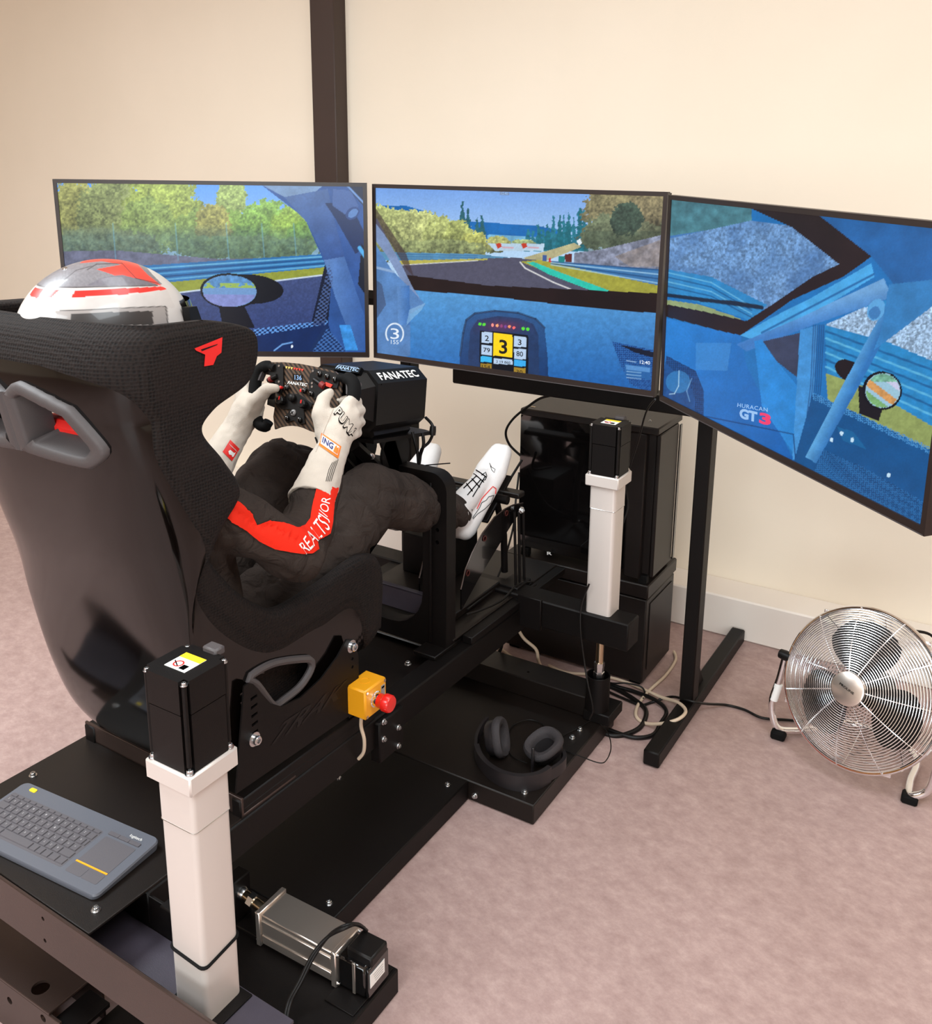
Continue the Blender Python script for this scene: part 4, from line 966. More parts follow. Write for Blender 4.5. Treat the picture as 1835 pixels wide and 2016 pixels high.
# the back shell around a slot is nearly flat: fit a plane to it, then lay the surround on that plane
sel = np.array([p for p in Va.reshape(NR, NL, 3)[:, :NO].reshape(-1, 3) if 1.12 < p[2] < 1.34 and -1.46 < p[0] < -1.31 and p[1] < 1.05])
c0 = sel.mean(0); nn = np.linalg.svd(sel-c0)[2][2]; nn = nn if nn[1] < 0 else -nn
ro = [onplane(u, v, c0, nn) for u, v in resample([(p[0]+(p[0]-112)*.06, p[1]+(p[1]-835)*.06) for p in slotp], NB)]; ri_ = [onplane(u, v, c0, nn) for u, v in resample(slot_in, NB)]
def closest_out(p):
    h = seat_bvh.find_nearest(Vector(p)); return np.array(h[0])
mb = MB(); mid = [(np.array(a)+np.array(b))/2 for a, b in zip(ro, ri_)]
rings = [[closest_out(p)-nn*.004 for p in ro], [closest_out(p)+nn*.008 for p in ro]]
ring_mid = [closest_out(o)*.5+closest_out(o)*.5 for o in ro]
r1 = [closest_out(o)*.75+(np.array(i)+(closest_out(o)-np.array(o)))*.25+nn*.014 for o, i in zip(ro, ri_)]
r2 = [closest_out(o)*.25+(np.array(i)+(closest_out(o)-np.array(o)))*.75+nn*.014 for o, i in zip(ro, ri_)]
r3 = [np.array(i)+(closest_out(o)-np.array(o))*.9+nn*.008 for o, i in zip(ro, ri_)]
r4 = [np.array(i)+(closest_out(o)-np.array(o))*.9-nn*.05 for o, i in zip(ro, ri_)]
R_ = rings+[r1, r2, r3, r4]; vv = [p for r in R_ for p in r]; ff = []
for a in range(len(R_)-1):
    for k in range(NB): ff.append((a*NB+k, a*NB+(k+1) % NB, (a+1)*NB+(k+1) % NB, (a+1)*NB+k))
mb.add(vv, ff); mb.build('belt_slot_surround', M['rubber'], seat, 60, recalc=True)
mb = MB(); mb.add([(2*SC-.034-p[0], p[1], p[2]) for p in vv], [f[::-1] for f in ff]); mb.build('belt_slot_surround', M['rubber'], seat, 60, recalc=True)
# lap belt window rim on the near side
wr = [np.array(onx(u, v, SC+.2445)) for u, v in resample(winp, 36)]
mb = MB(); mb.tube([p+np.array([.0, 0, 0]) for p in wr], .0085, 8, closed=True); mb.build('belt_window_rim', M['rubber'], seat)
# side mounting brackets
bp_ = [(478, 1350), (486, 1344), (496, 1346), (530, 1384), (552, 1390), (590, 1372), (630, 1335), (662, 1292), (680, 1258), (693, 1258), (703, 1290), (705, 1395), (462, 1562)]
b3 = [onx(u, v, -1.226) for u, v in bp_]
br = MB().prism(b3, (.004, 0, 0)).build('mount_bracket', M['paint'], seat)
MB().box((-1.722, 1.20, .40), (-1.717, 1.54, .52), .001).build('mount_bracket', M['paint'], seat)
drill(br, [(onx(694, v, -1.222), (1, 0, 0), .004) for v in (1297, 1313)], .02,
      [([onx(u, v, -1.235) for u, v in ((484+k*.8, 1371+k*17), (497+k*.5, 1362+k*17), (497+k*.5, 1367+k*17), (484+k*.8, 1377+k*17))], (.025, 0, 0)) for k in range(5)])
bolt(onx(500, 1455, -1.222), (1, 0, 0), seat, 1.6); bolt(onx(691, 1272, -1.222), (1, 0, 0), seat, 1.6)
text_on('TRAK', [onx(548, 1428, -1.222), onx(682, 1338, -1.222), onx(676, 1368, -1.222), onx(530, 1470, -1.222)], (1, 0, 0), 'bracket_lettering', M['plastic'], br, .02, .0008, 1.0, .15)
# red emblem sewn on the head wing
bv = bvh_of([cover])
patch_px(bv, [[(381, 686), (436, 664), (434, 694), (425, 701), (418, 718), (400, 721), (402, 698), (384, 690)]], 'emblem', M['redprint'], seat, .0025, 6)
patch_px(bv, [[(393, 688), (426, 677), (425, 679), (395, 691)]], 'emblem_line', M['mesh'], seat, .0034, 6)
# drain cord behind the shell edge
# ================================================================== wheel base
wb = thing('wheel_base', (-1.468, 1.92, .985), 'black steering wheel motor unit with white lettering on its edge', 'wheel base')
TL7 = math.radians(7)
def wbx(p):   # tilt the unit forward-down about its front lower edge
    p = np.array(p, float); dy, dz = p[1]-1.80, p[2]-1.09
    return np.array([p[0], 1.80+dy*math.cos(TL7)+dz*math.sin(TL7), 1.09-dy*math.sin(TL7)+dz*math.cos(TL7)])
def sect_wb(hw, zb, zs, zt, ht, cx=-1.468, hb=None):
    hb = hb or hw-.02; return [(cx-hb, zb), (cx+hb, zb), (cx+hw, zb+.02), (cx+hw, zs), (cx+ht, zt), (cx-ht, zt), (cx-hw, zs), (cx-hw, zb+.02)]
mb = MB(); mb.prism([(x, 1.802, z) for x, z in sect_wb(.108, 1.022, 1.147, 1.176, .074)], (0, .218, 0)).xf(wbx); wbh = mb.build('housing', M['plastic'], wb, 20)
fr = sect_wb(.100, 1.03, 1.140, 1.170, .070); fr2 = sect_wb(.070, 1.055, 1.125, 1.150, .052)
mb = MB(); n_ = len(fr)
mb.add([(x, 1.802, z) for x, z in fr]+[(x, 1.738, z-.0) for x, z in fr2], [tuple(range(n_)), tuple(range(2*n_-1, n_-1, -1))]+[(i, (i+1) % n_, n_+(i+1) % n_, n_+i) for i in range(n_)]); mb.xf(wbx)
wbc = mb.build('front_cowl', M['plastic'], wb, 20)
mb = MB(); mb.prism([(x, 1.83, z) for x, z in sect_wb(.085, .990, 1.01, 1.023, .08, hb=.07)], (0, .16, 0)).xf(wbx); mb.build('underside_shoe', M['plastic'], wb, 20)
# lettering on the sloping edge of the housing
a_, b_ = np.array((.074, 1.176)), np.array((.108, 1.147))
def edge(y, t): q = a_*(1-t)+b_*t; return wbx((-1.468+q[0], y, q[1]))
en_ = np.cross(edge(2.0, .5)-edge(1.8, .5), edge(1.8, 0)-edge(1.8, 1)); en_ = en_ if en_[2] > 0 else -en_
text_on('FANATEC', [edge(1.825, .22), edge(1.995, .22), edge(1.995, .78), edge(1.825, .78)], en_, 'lettering', M['whiteprint'], wb, .03, .0008, 1.05)
# little display on the cowl
def cow(s, t):   # s across, t down the top slope of the cowl
    A = wbx((-1.468+(s-.5)*.14*(1-.25*t), 1.802-.064*t, 1.170-.020*t)); return A
dn = np.cross(cow(1, .5)-cow(0, .5), cow(.5, 0)-cow(.5, 1)); dn = dn if dn[2] > 0 else -dn
dn = _norm((.10, -.80, .60)); dq = [onplane(u, v, wbx((-1.468, 1.772, 1.178)), dn) for u, v in ((665, 717.5), (713, 724.5), (707, 736), (657, 728.5))]
disp_ = MB().prism([p-dn*.012 for p in dq], dn*.0154).build('display', M['dispblack'], wb)
dq2 = [p+dn*.0035 for p in dq]; q_ = lambda s, t: quad_uv(dq2, s, t)
text_on('FANATEC', [q_(.06, .78), q_(.95, .78), q_(.95, .22), q_(.06, .22)], dn, 'display_text', M['g_blue'], disp_, .02, .0005)
for s, t, w in ((.08, .9, .8), (.3, .1, .4)):
    MB().prism([q_(s, t), q_(s+w, t), q_(s+w, t-.05), q_(s, t-.05)], dn*.0003).build('display_line', M['g_blue'], disp_)
bvw = bvh_of([o for o in bpy.data.objects if o.parent == wb and o.type == 'MESH'])
for u, v, r in ((707, 758, .007), ):
    p = drape(bvw, (u, v), 0); MB().lathe([(0, -.002), (r, -.002), (r, .002), (r*.7, .002), (r*.6, .0), (0, 0)], p, (.55, -.8, .1), 16).build('socket_ring', M['rubber'], wb)
drill(wbc, [(drape(bvw, (698, 740), 0), (.4, -.8, .3), .003)])
drill(wbh, [(drape(bvw, (u, v), 0), (1, 0, 0), .0022) for u, v in ((751, 757), (751, 838))])

# ================================================================== steering wheel
WC = np.array([-1.468, 1.655, 1.142]); WT = math.radians(20)
wn = np.array([0, -math.cos(WT), math.sin(WT)]); wx_ = np.array([1.0, 0, 0]); wu = np.cross(wn, wx_)*-1; wu = wu if wu[2] > 0 else -wu
def wp(u, v, d=0.0): return onplane(u, v, WC, wn)+wn*d
M['encred'] = mat('dark_red_rubber', (120, 26, 22), .6)
sw = thing('steering_wheel', WC-wu*.1, 'carbon-faced racing steering wheel with buttons and coloured knobs', 'steering wheel')
fp = [(507, 722), (515, 715.5), (535, 713), (559, 713), (590, 716), (614, 720.5), (640, 726), (660, 731), (672, 742), (672, 770), (664, 800), (652, 835), (640, 857), (624, 853), (610, 848.5), (598, 843), (586, 839.5), (574, 838), (563, 838.5), (551, 841), (541, 845), (538, 820), (541, 800), (543, 771), (540, 750), (531, 738), (507, 735)]
MB().prism([wp(u, v, 0) for u, v in fp], -wn*.005).build('face_plate', M['carbon'], sw, 20)
def local(u, v): q = wp(u, v)-WC; return np.array([q@wx_, q@wu])
fpl = [local(u, v) for u, v in fp]
def wl_(x, y, d=0): return WC+wx_*x+wu*y+wn*d
MB().prism([wl_(x, y, -.006) for x, y in rrect(0, 0, .085, .045, .02)], -wn*.022).build('rear_housing', M['plastic'], sw)
MB().lathe([(0, -.02), (.035, -.02), (.035, -.06), (.025, -.062), (.025, -.115), (0, -.115)], WC, wn, 24).build('hub_shaft', M['plastic'], sw)
for sx in (-1, 1):
    G = [(.100, .046), (.128, .047), (.146, .036), (.153, .010), (.148, -.03), (.138, -.065), (.118, -.092), (.095, -.098), (.085, -.085)]
    pth = smoothpath([wl_(sx*x, y, .004) for x, y in G], 5)
    MB().tube(pth, [.010]*4+[.0165]*(len(pth)-8)+[.013]*4, 12, flat=.9).build('grip', M['grip'] if 'grip' in M else M['blackrubber'], sw, 60)
    MB().prism([wl_(sx*x, y, .012) for x, y in ((.118, .048), (.142, .048), (.157, .030), (.150, .006), (.136, .010), (.130, .032))], -wn*.016).build('grip_tip', M['rubber'], sw, 50)
    MB().prism([wl_(sx*x, y, -.022) for x, y in ((.06, .045), (.125, .05), (.135, .02), (.125, -.045), (.09, -.05), (.06, -.03))], -wn*.004).build('shift_paddle', M['glossplastic'], sw)
MB().prism([wp(u, v, .001) for u, v in ((505, 733), (531, 736), (544, 752), (548, 775), (556, 775), (560, 760), (560, 722), (555, 716), (507, 719))], wn*.004).build('button_panel', M['plastic'], sw, 20)
MB().prism([wp(u, v, .001) for u, v in ((612, 740), (620, 726), (662, 735), (671, 746), (666, 765), (648, 763), (640, 778), (622, 786), (610, 776))], wn*.004).build('button_panel', M['plastic'], sw, 20)
MB().prism([wp(u, v, .001) for u, v in ((546, 795), (570, 775), (590, 776), (617, 795), (612, 807), (600, 808), (602, 834), (592, 836), (580, 828), (566, 832), (560, 824), (575, 806), (556, 806))], wn*.003).build('button_panel', M['plastic'], sw, 20)
def button(u, v, r=.0075, h=.009, m_='glossplastic', nm='button'):
    return MB().lathe([(0, 0), (r, 0), (r, h*.5), (r*.85, h*.85), (r*.45, h), (0, h)], wp(u, v, .003), wn, 18).build(nm, M[m_], sw, 50)
def knob(u, v, r, h=.014, ring=None):
    if ring: MB().lathe([(0, 0), (r*1.3, 0), (r*1.3, .004), (0, .004)], wp(u, v, .003), wn, 20).build('knob_ring', M[ring], sw)
    o = MB().lathe([(0, 0), (r, 0), (r, h*.8), (r*.8, h), (0, h)], wp(u, v, .005), wn, 10).build('knob', M['plastic'], sw, 20)
    q = wp(u, v, .005+h); MB().prism([q+wx_*(-r*.15)+wu*r*.1, q+wx_*(r*.15)+wu*r*.1, q+wx_*(r*.15)+wu*r*.9, q+wx_*(-r*.15)+wu*r*.9], wn*.0008).build('knob_mark', M['redprint'], o)
for u, v in ((511, 726), (524, 727), (537, 726), (632, 737), (647, 742), (662, 748)): button(u, v)
for u, v in ((550, 767), (567, 764), (602, 770), (616, 776)): button(u, v, .0072)
MB().cyl(wp(531, 750, .006), wp(549, 741, .006), .006, n=12).build('thumb_encoder', M['plastic'], sw); MB().cyl(wp(534, 749, .006), wp(539, 746.5, .006), .0075, n=14).build('encoder_ring', M['encred'], sw)
MB().cyl(wp(622, 748, .006), wp(636, 758, .006), .006, n=12).build('thumb_encoder', M['plastic'], sw); MB().cyl(wp(635, 757, .006), wp(642, 762, .006), .0085, n=14).build('encoder_ring', M['encred'], sw)
MB().prism([wp(u, v, .006) for u, v in ((645, 753), (658, 758), (654, 764), (646, 761))], wn*.002).build('red_lamp', M['g_red'], sw)
for u, v in ((557, 764), (598, 770)): MB().lathe([(0, 0), (.004, 0), (.004, .007), (0, .008)], wp(u, v, .004), wn, 12).build('red_button', M['redprint'], sw)
knob(559, 790, .0105); knob(602, 797, .0105); button(579, 784, .010, .012, 'plastic', 'joystick')
button(580, 813, .0078, .006, 'greyprint', 'round_button'); button(568, 824, .0068); button(593, 827, .0068)
q = wp(580, 813, .0098)
xm = MB()
for s in (1, -1): xm.tube([q+wx_*(.0035*s)-wu*.0035, q, q-wx_*(.0035*s)+wu*.0035], .0008, 5)
xm.build('button_cross', M['blackprint'], sw)
for u, v in ((552, 721), (552, 752), (619, 731), (617, 755), (617, 762)): MB().lathe([(0, 0), (.003, 0), (.003, .001), (0, .001)], wp(u, v, .005), wn, 10).build('screw', M['steel'], sw)
for k in range(7):
    u, v = 564.5+k*5.2, 723.2+k*.85; c = wp(u, v, .0008)
    MB().prism([c-wx_*.0034+wu*.0022, c+wx_*.0034+wu*.0022, c-wu*.0034], wn*.0008).build('rev_light', M['g_yellow'] if k < 3 else M['g_red'], sw)
d_ = MB().prism([wp(u, v, .0005) for u, v in ((577, 736), (596, 738), (596, 750), (577, 748))], wn*.001).build('gear_display', M['glossplastic'], sw)
text_on('136', [wp(u, v, .0018) for u, v in ((581, 738), (595, 739.5), (595, 749), (581, 748))], wn, 'display_digits', M['g_blue'], d_, .02, .0003)
text_on('FANATEC', [wp(u, v, .0008) for u, v in ((568, 750), (606, 755), (605, 761), (567, 756))], wn, 'lettering', M['whiteprint'], sw, .02, .0004, 1.0, .03)

# ================================================================== driver
per = thing('person', (-1.475, 1.3, .5), 'person in black and red racing suit and silver helmet gripping the wheel', 'person')
XC = -1.475
KN_R, KN_L = (-1.345, 1.745, .872), (-1.625, 1.725, .90)
def suit_disp(p, n):
    s = mnoise.noise(p*8.0)*.006+mnoise.noise(Vector((p.x*7+5, p.y*24, p.z*9)))*.006
    d = abs(mnoise.noise(Vector((p.x*6+3, p.y*17+p.z*9, p.z*7)))); s -= .008*max(0, .16-d)/.16
    return s
mb = MB()
for sx in (-1, 1):
    chain(mb, [(XC+sx*.085, 1.235, .605), (XC+sx*.085, 1.20, .78), (XC+sx*.095, 1.155, .98), (XC+sx*.13, 1.115, 1.09)], [.118, .112, .115, .085])
ellipsoid(mb, (XC, 1.25, .62), (.18, .13, .12)); ellipsoid(mb, (XC, 1.17, .96), (.16, .11, .17))
chain(mb, [(XC, 1.11, 1.10), (XC, 1.115, 1.20)], [.075, .06]); ellipsoid(mb, (XC, 1.13, 1.33), (.078, .095, .115))
SH_R, EL_R, WR_R = (-1.318, 1.115, 1.085), (-1.217, 1.342, .898), (-1.306, 1.545, 1.030)
SH_L, EL_L, WR_L = (-1.665, 1.12, 1.09), (-1.735, 1.33, .90), tuple(ony(436, 897, 1.535))
for s, e, w, rw_ in ((SH_R, EL_R, WR_R, .040), (SH_L, EL_L, WR_L, .030)):
    chain(mb, [s, np.array(s)*.5+np.array(e)*.5, e], [.072, .064, .060]); chain(mb, [e, np.array(e)*.55+np.array(w)*.45, w], [.060, .055 if rw_ > .035 else .044, rw_])
HP_R, HP_L = (-1.385, 1.29, .63), (-1.575, 1.29, .63)
AN_R, AN_L = (-1.332, 2.13, .715), (-1.62, 2.20, .66)
for h, k, a in ((HP_R, KN_R, AN_R), (HP_L, KN_L, AN_L)):
    h, k, a = np.array(h), np.array(k), np.array(a)
    chain(mb, [h, h*.5+k*.5, k], [.108, .098, .086]); chain(mb, [k, k*.6+a*.4, a], [.084, .074, .052])
body = organic(mb, 'body', M['suit'], per, .0095, 7, suit_disp)
# gloves
def glove(side, name):
    mb = MB(); f = 1 if side > 0 else -1
    if side > 0:
        cuff = [np.array(onx(622, 968, -1.268)), np.array(onx(640, 920, -1.292)), np.array(onx(657, 878, -1.312))]
        wrist = cuff[2]; palm = np.array(onx(672, 832, -1.318))
        K = [np.array(onx(u, v, x)) for u, v, x in ((690, 792, -1.312), (698, 812, -1.300), (700, 834, -1.296), (695, 854, -1.296))]
        th = [np.array(onx(640, 852, -1.338)), np.array(onx(630, 815, -1.352)), np.array(onx(636, 785, -1.362)), np.array(onx(648, 774, -1.362))]
    else:
        cuff = [np.array(ony(408, 950, 1.47)), np.array(ony(430, 905, 1.525)), np.array(ony(462, 850, 1.59))]
        wrist = cuff[2]; palm = np.array(ony(490, 805, 1.625))
        K = [np.array(ony(u, v, y)) for u, v, y in ((484, 762, 1.655), (474, 776, 1.655), (470, 794, 1.652), (474, 812, 1.648))]
        th = [np.array(ony(492, 815, 1.615)), np.array(ony(508, 785, 1.612)), np.array(ony(526, 766, 1.618)), np.array(ony(541, 764, 1.630))]
    chain(mb, cuff, [.050, .043, .037]); chain(mb, [wrist, wrist*.5+palm*.5, palm], [.036, .038, .036 if f > 0 else .041])
    for i, k in enumerate(K):
        chain(mb, [palm*.55+wrist*.45+(k-K[1])*.35, k*.6+palm*.4, k], [.024, .022, .0165-.001*i])
        c1 = np.array([f*-.006, .030, -.004]); c2 = np.array([f*-.034, .040, -.006]); c3 = np.array([f*-.048, .022, -.006]); s = (1.0, 1.08, 1.02, .86)[i]
        chain(mb, [k, k+c1*s, k+c2*s, k+c3*s], [.0155-.001*i, .0135-.0008*i, .0120-.0006*i, .0105-.0005*i])
    chain(mb, th, [.024, .020, .0155, .0125])
    chain(mb, [palm, th[1]], [.028, .018])
    # open gauntlet edge: a rolled hem at the end of the cuff
    d = _norm(cuff[0]-cuff[1]); ref = _norm(np.cross(d, (0, 0, 1))); b2 = np.cross(d, ref); c0 = cuff[0]+d*.030
    hem = [c0+.053*(math.cos(t*.3491)*ref+math.sin(t*.3491)*b2) for t in range(18)]
    mb.lathe([(.046, -.045), (.0535, .0), (.0545, .004), (.0475, .004), (.044, -.04)], c0, d, 28)
    o = organic(mb, name, M['glove'], per, .0042, 5, lambda p, n: .0022*mnoise.noise(p*28)+.0016*mnoise.noise(p*60))
    return o
gr_ = glove(1, 'glove'); gl_ = glove(-1, 'glove')
# helmet
def helmet():
    c = np.array([-1.478, 1.122, 1.352]); nu, nv = 360, 250; V = []; F = []
    for j in range(nv+1):
        th = math.pi*j/nv
        for i in range(nu):
            ph = 2*math.pi*i/nu; x, y, z = math.sin(th)*math.cos(ph), math.sin(th)*math.sin(ph), math.cos(th)
            sy = .168 if y < 0 else .178; sz = .142 if z > 0 else .150; p = np.array([x*.130, y*sy, z*sz])
            if z < 0 and y > 0: p[1] += .028*min(1, -z*1.6)*y          # chin bar
            if z < -.55: p[2] = -.55*sz+(p[2]+.55*sz)*.6
            if y < -.3 and z < .2: p[1] *= 1-.08*min(1, (.2-z))        # nape
            V.append(c+p)
    for j in range(nv):
        for i in range(nu): F.append((j*nu+i, j*nu+(i+1) % nu, (j+1)*nu+(i+1) % nu, (j+1)*nu+i))
    mb = MB(); mb.add(V, F); o = mb.build('helmet', M['helmet'], per, 0, recalc=True); me = o.data
    me.polygons.foreach_set('use_smooth', [True]*len(me.polygons))
    P = np.array([v.co[:] for v in me.vertices])+np.array(WLOC[o.name]); loc = P-c
    Q = P.copy(); Q[:, 0] = np.where(Q[:, 0] < c[0], 2*c[0]-Q[:, 0], Q[:, 0]); U, Vv = proj(Q)
    a = Art(U[None, :], Vv[None, :]); a.fill(None, (200, 193, 188))
    g = lambda poly: inpoly(a.U, a.V, poly)
    up = [(20, 592), (45, 566), (120, 566), (200, 565), (300, 562), (320, 560), (300, 540), (250, 480), (50, 480), (0, 560)]
    a.fill(up, (116, 113, 117), .12, 3)                                     # silver grey crown
    a.fill([(140, 520), (180, 505), (260, 508), (290, 540), (318, 562), (250, 552), (215, 538), (190, 530), (240, 521), (200, 514)], (232, 62, 50))
    a.fill([(120, 500), (200, 490), (240, 500), (170, 514), (140, 520)], (232, 70, 56))
    a.fill([(205, 545), (240, 541), (275, 550), (310, 560), (240, 562), (170, 562)], (104, 100, 108), .1, 4)
    a.line([(172, 531), (190, 520), (240, 518), (268, 548), (312, 558)], 1.6, (40, 36, 40), .7); a.line([(125, 552), (150, 532), (180, 524)], 1.4, (50, 46, 50), .7)
    a.line([(45, 565), (150, 566), (310, 562)], 2.2, (60, 54, 56), .9)
    a.fill([(22, 588), (40, 568), (118, 570), (100, 586)], (230, 36, 28)); a.fill([(148, 572), (320, 564), (330, 570), (240, 580), (140, 586)], (230, 36, 28))
    a.fill([(118, 570), (148, 572), (140, 586), (100, 586)], (200, 193, 188))
    a.fill([(30, 592), (140, 588), (240, 582), (330, 572), (345, 606), (200, 612), (100, 620), (20, 622)], (194, 186, 181), .06, 30)
    a.fill([(110, 613), (250, 607), (330, 604), (332, 640), (110, 640)], (150, 142, 138)); a.fill([(140, 617), (300, 612), (302, 640), (140, 640)], (44, 40, 40))
    a.line([(118, 612), (250, 606), (326, 603), (331, 640)], 1.4, (40, 36, 36))
    vis = (loc[:, 1] > .098) & (loc[:, 2] > -.055) & (loc[:, 2] < .062)
    col = a.c[0]; col[vis] = (22, 20, 22)
    low = loc[:, 2] < -.095; col[low & (loc[:, 1] < .05)] = (30, 28, 28)
    ca = me.color_attributes.new('picture', 'FLOAT_COLOR', 'POINT'); lc = lin(np.clip(col, 0, 255)); ca.data.foreach_set('color', np.concatenate([lc, np.ones((len(lc), 1))], 1).ravel().astype(np.float32))
    # visor with its pivot, and the little crown intakes
    vs = MB(); NA, NB_ = 28, 8; vv = []
    for j in range(NB_+1):
        z = -.058+.118*j/NB_
        for i in range(NA+1):
            a_ = math.radians(38+104*i/NA); vv.append(c+np.array([math.cos(a_)*.136, math.sin(a_)*.186, z])*np.array([1, math.sqrt(max(.1, 1-(z/.17)**2)), 1])*np.array([math.sqrt(max(.1, 1-(z/.16)**2)), 1, 1]))
    vs.add(vv, [(j*(NA+1)+i, j*(NA+1)+i+1, (j+1)*(NA+1)+i+1, (j+1)*(NA+1)+i) for j in range(NB_) for i in range(NA)]); vs.build('visor', M['pcglass'], o, 60)
    for sx in (1, -1): MB().lathe([(0, 0), (.016, 0), (.016, .006), (.011, .009), (0, .009)], c+np.array([sx*.118, .085, .0]), (sx, .25, 0), 20).build('visor_pivot', M['plastic'], o)
    for sx in (1, -1): MB().prism([c+np.array([sx*x, y, z]) for x, y, z in ((.108, .09, .052), (.100, .118, .05), (.098, .138, .0), (.104, .130, -.05), (.112, .10, -.05))], (sx*.012, .006, 0)).build('visor_gasket', M['plastic'], o, 30)
    return o
hel = helmet()
bh = bvh_of([hel])
for u, v in ((112, 528), (128, 529)): MB().lathe([(0, 0), (.005, 0), (.004, .0025), (0, .003)], drape(bh, (u, v), -.0004), (.2, -.2, 1), 10).build('crown_rivet', M['steel'], hel)
# head-and-neck collar seen through the belt slot
MB().tube(smoothpath([(XC-.10, 1.10, 1.17), (XC-.09, 1.03, 1.19), (XC, 1.01, 1.20), (XC+.09, 1.03, 1.19), (XC+.10, 1.10, 1.17)], 6), .02, 8).build('collar', M['redprint'], per)
# shoes
def shoe(A, top, toe, wid, name):
    A, toe = np.array(A, float), np.array(toe, float); d = toe-A; mb = MB(); w = wid
    for sx in (-.5, .5):
        o = np.array([sx*.034, 0, 0]); chain(mb, [A+o*.6, A+d*.35+o*.9, A+d*.68+o*1.15, A+d*.92+o*.6], [.033, .031, .031, .026])
    chain(mb, [A+np.array([0, -.01, .03]), np.array(top)], [.036, .044]); chain(mb, [np.array(top), A+d*.55+np.array([0, -.012, .012])], [.040, .030])
    return organic(mb, name, M['shoe'], per, .0055, 5)
sr = shoe((-1.332, 2.165, .655), (-1.332, 2.125, .720), (-1.332, 2.405, .845), 1, 'shoe'); sl = shoe((-1.62, 2.23, .60), (-1.62, 2.195, .665), (-1.62, 2.455, .79), 1, 'shoe')
bs = bvh_of([sr])
for s in ([(913, 945), (930, 968)], [(922, 935), (944, 960)], [(930, 930), (952, 950)], [(938, 926), (957, 940)], [(913, 962), (938, 938)], [(920, 975), (946, 945)], [(930, 978), (955, 938)]):
    pth = [drape(bs, (s[0][0]*(1-t)+s[1][0]*t, s[0][1]*(1-t)+s[1][1]*t), .002) for t in np.linspace(0, 1, 7)]
    pth = [p for p in pth if p is not None]
    if len(pth) > 1: MB().tube(pth, .0016, 6).build('lace', M['blackprint'], sr)
def outline(bvh, pts, w, name, mt, parent, closed=False, off=.0012):
    P = list(pts)+([pts[0]] if closed else []); L = []
    for (x1, y1), (x2, y2) in zip(P[:-1], P[1:]):
        n = max(2, int(math.hypot(x2-x1, y2-y1)/3))
        L += [drape(bvh, (x1+(x2-x1)*i/n, y1+(y2-y1)*i/n), off) for i in range(n)]
    L.append(drape(bvh, P[-1], off)); L = [p for p in L if p is not None]
    if len(L) > 1: return MB().tube(L, w, 5).build(name, mt, parent)
outline(bs, [(939, 1002), (948, 982), (970, 958), (976, 962), (975, 972)], .0014, 'shoe_trim', M['redprint'], sr)
outline(bs, [(930, 1020), (944, 1000), (948, 990), (957, 985), (962, 978), (972, 975), (966, 990), (954, 1002), (940, 1012), (931, 1022)], .0009, 'shoe_logo', M['blackprint'], sr)
outline(bs, [(964, 912), (968, 920), (975, 924), (973, 931), (968, 925), (966, 918)], .0007, 'shoe_logo', M['blackprint'], sr)
outline(bs, [(948, 936), (956, 930), (958, 938), (955, 945), (948, 946)], .0012, 'lace_loop', M['blackprint'], sr)
# red sleeve panel and lettering
bb = bvh_of([body])
patch_px(bb, [[(436, 1010), (452, 982), (470, 990), (496, 1012), (505, 1032), (530, 1024), (560, 1030), (585, 1040), (600, 1035), (610, 1022), (614, 1000), (620, 975), (626, 945), (640, 945), (663, 955), (664, 964), (656, 990), (653, 1030), (648, 1050), (634, 1060), (624, 1064), (626, 1080), (612, 1090), (594, 1090), (570, 1086), (540, 1080), (510, 1065), (485, 1045), (460, 1030)]], 'sleeve_panel', M['suit_red'], per, .0038, 4)
bb2 = bvh_of([body]+[o for o in bpy.data.objects if o.name.startswith('sleeve_panel')])
text_px(bb2, 'REALTS', [(588, 1072), (628, 1012), (650, 1040), (602, 1092)], 'sleeve_lettering', M['whiteprint'], per, .0, .0018)
text_px(bb2, 'J/OR', [(626, 1014), (634, 978), (655, 982), (648, 1030)], 'sleeve_lettering', M['whiteprint'], per, .0, .0018)
# glove marks
bg_ = bvh_of([gr_]); bgl = bvh_of([gl_])
def badge(bvh, quad, off):
    """a sewn badge: a smooth panel spanning four corners on the glove, bulged to its middle"""
    cs = [drape(bvh, q, off) for q in quad]; mid = drape(bvh, tuple(np.mean(np.array(quad, float), 0)), off+.0012); bul = mid-sum(cs)/4
    n = _norm(np.cross(cs[1]-cs[0], cs[3]-cs[0])); n = n if np.dot(n, CAM-cs[0]) > 0 else -n
    return lambda s, t, o=0.0: quad_uv(cs, s, t)+bul*(16*s*(1-s)*t*(1-t))+n*o
def badge_grid(fn, s0, s1, t0, t1, o, name, mt, parent, n=10):
    V = [fn(s0+(s1-s0)*i/n, t0+(t1-t0)*j/n, o) for j in range(n+1) for i in range(n+1)]
    return MB().add(V, [(j*(n+1)+i, j*(n+1)+i+1, (j+1)*(n+1)+i+1, (j+1)*(n+1)+i) for j in range(n) for i in range(n)]).build(name, mt, parent, 60, recalc=False)
def badge_text(fn, txt, s0, s1, t0, t1, o, name, mt, parent, bold=0.0, spacing=1.0):
    V, F = text_mesh(txt, bold, spacing); return MB().add([fn(s0+(s1-s0)*v[0], t0+(t1-t0)*v[1], o) for v in V], F).build(name, mt, parent, 0, recalc=False)
qi = [(633, 853), (672, 880), (666, 904), (627, 877)]; ing = badge(bg_, qi, .0); ni = _norm(np.cross(ing(1, .5)-ing(0, .5), ing(.5, 1)-ing(.5, 0))); ni = ni if ni@(CAM-ing(.5, .5)) > 0 else -ni
def sq_(q, s0, s1, t0, t1): return [tuple(quad_uv([(*p, 0) for p in q], s, t)[:2]) for s, t in ((s0, t1), (s1, t1), (s1, t0), (s0, t0))]
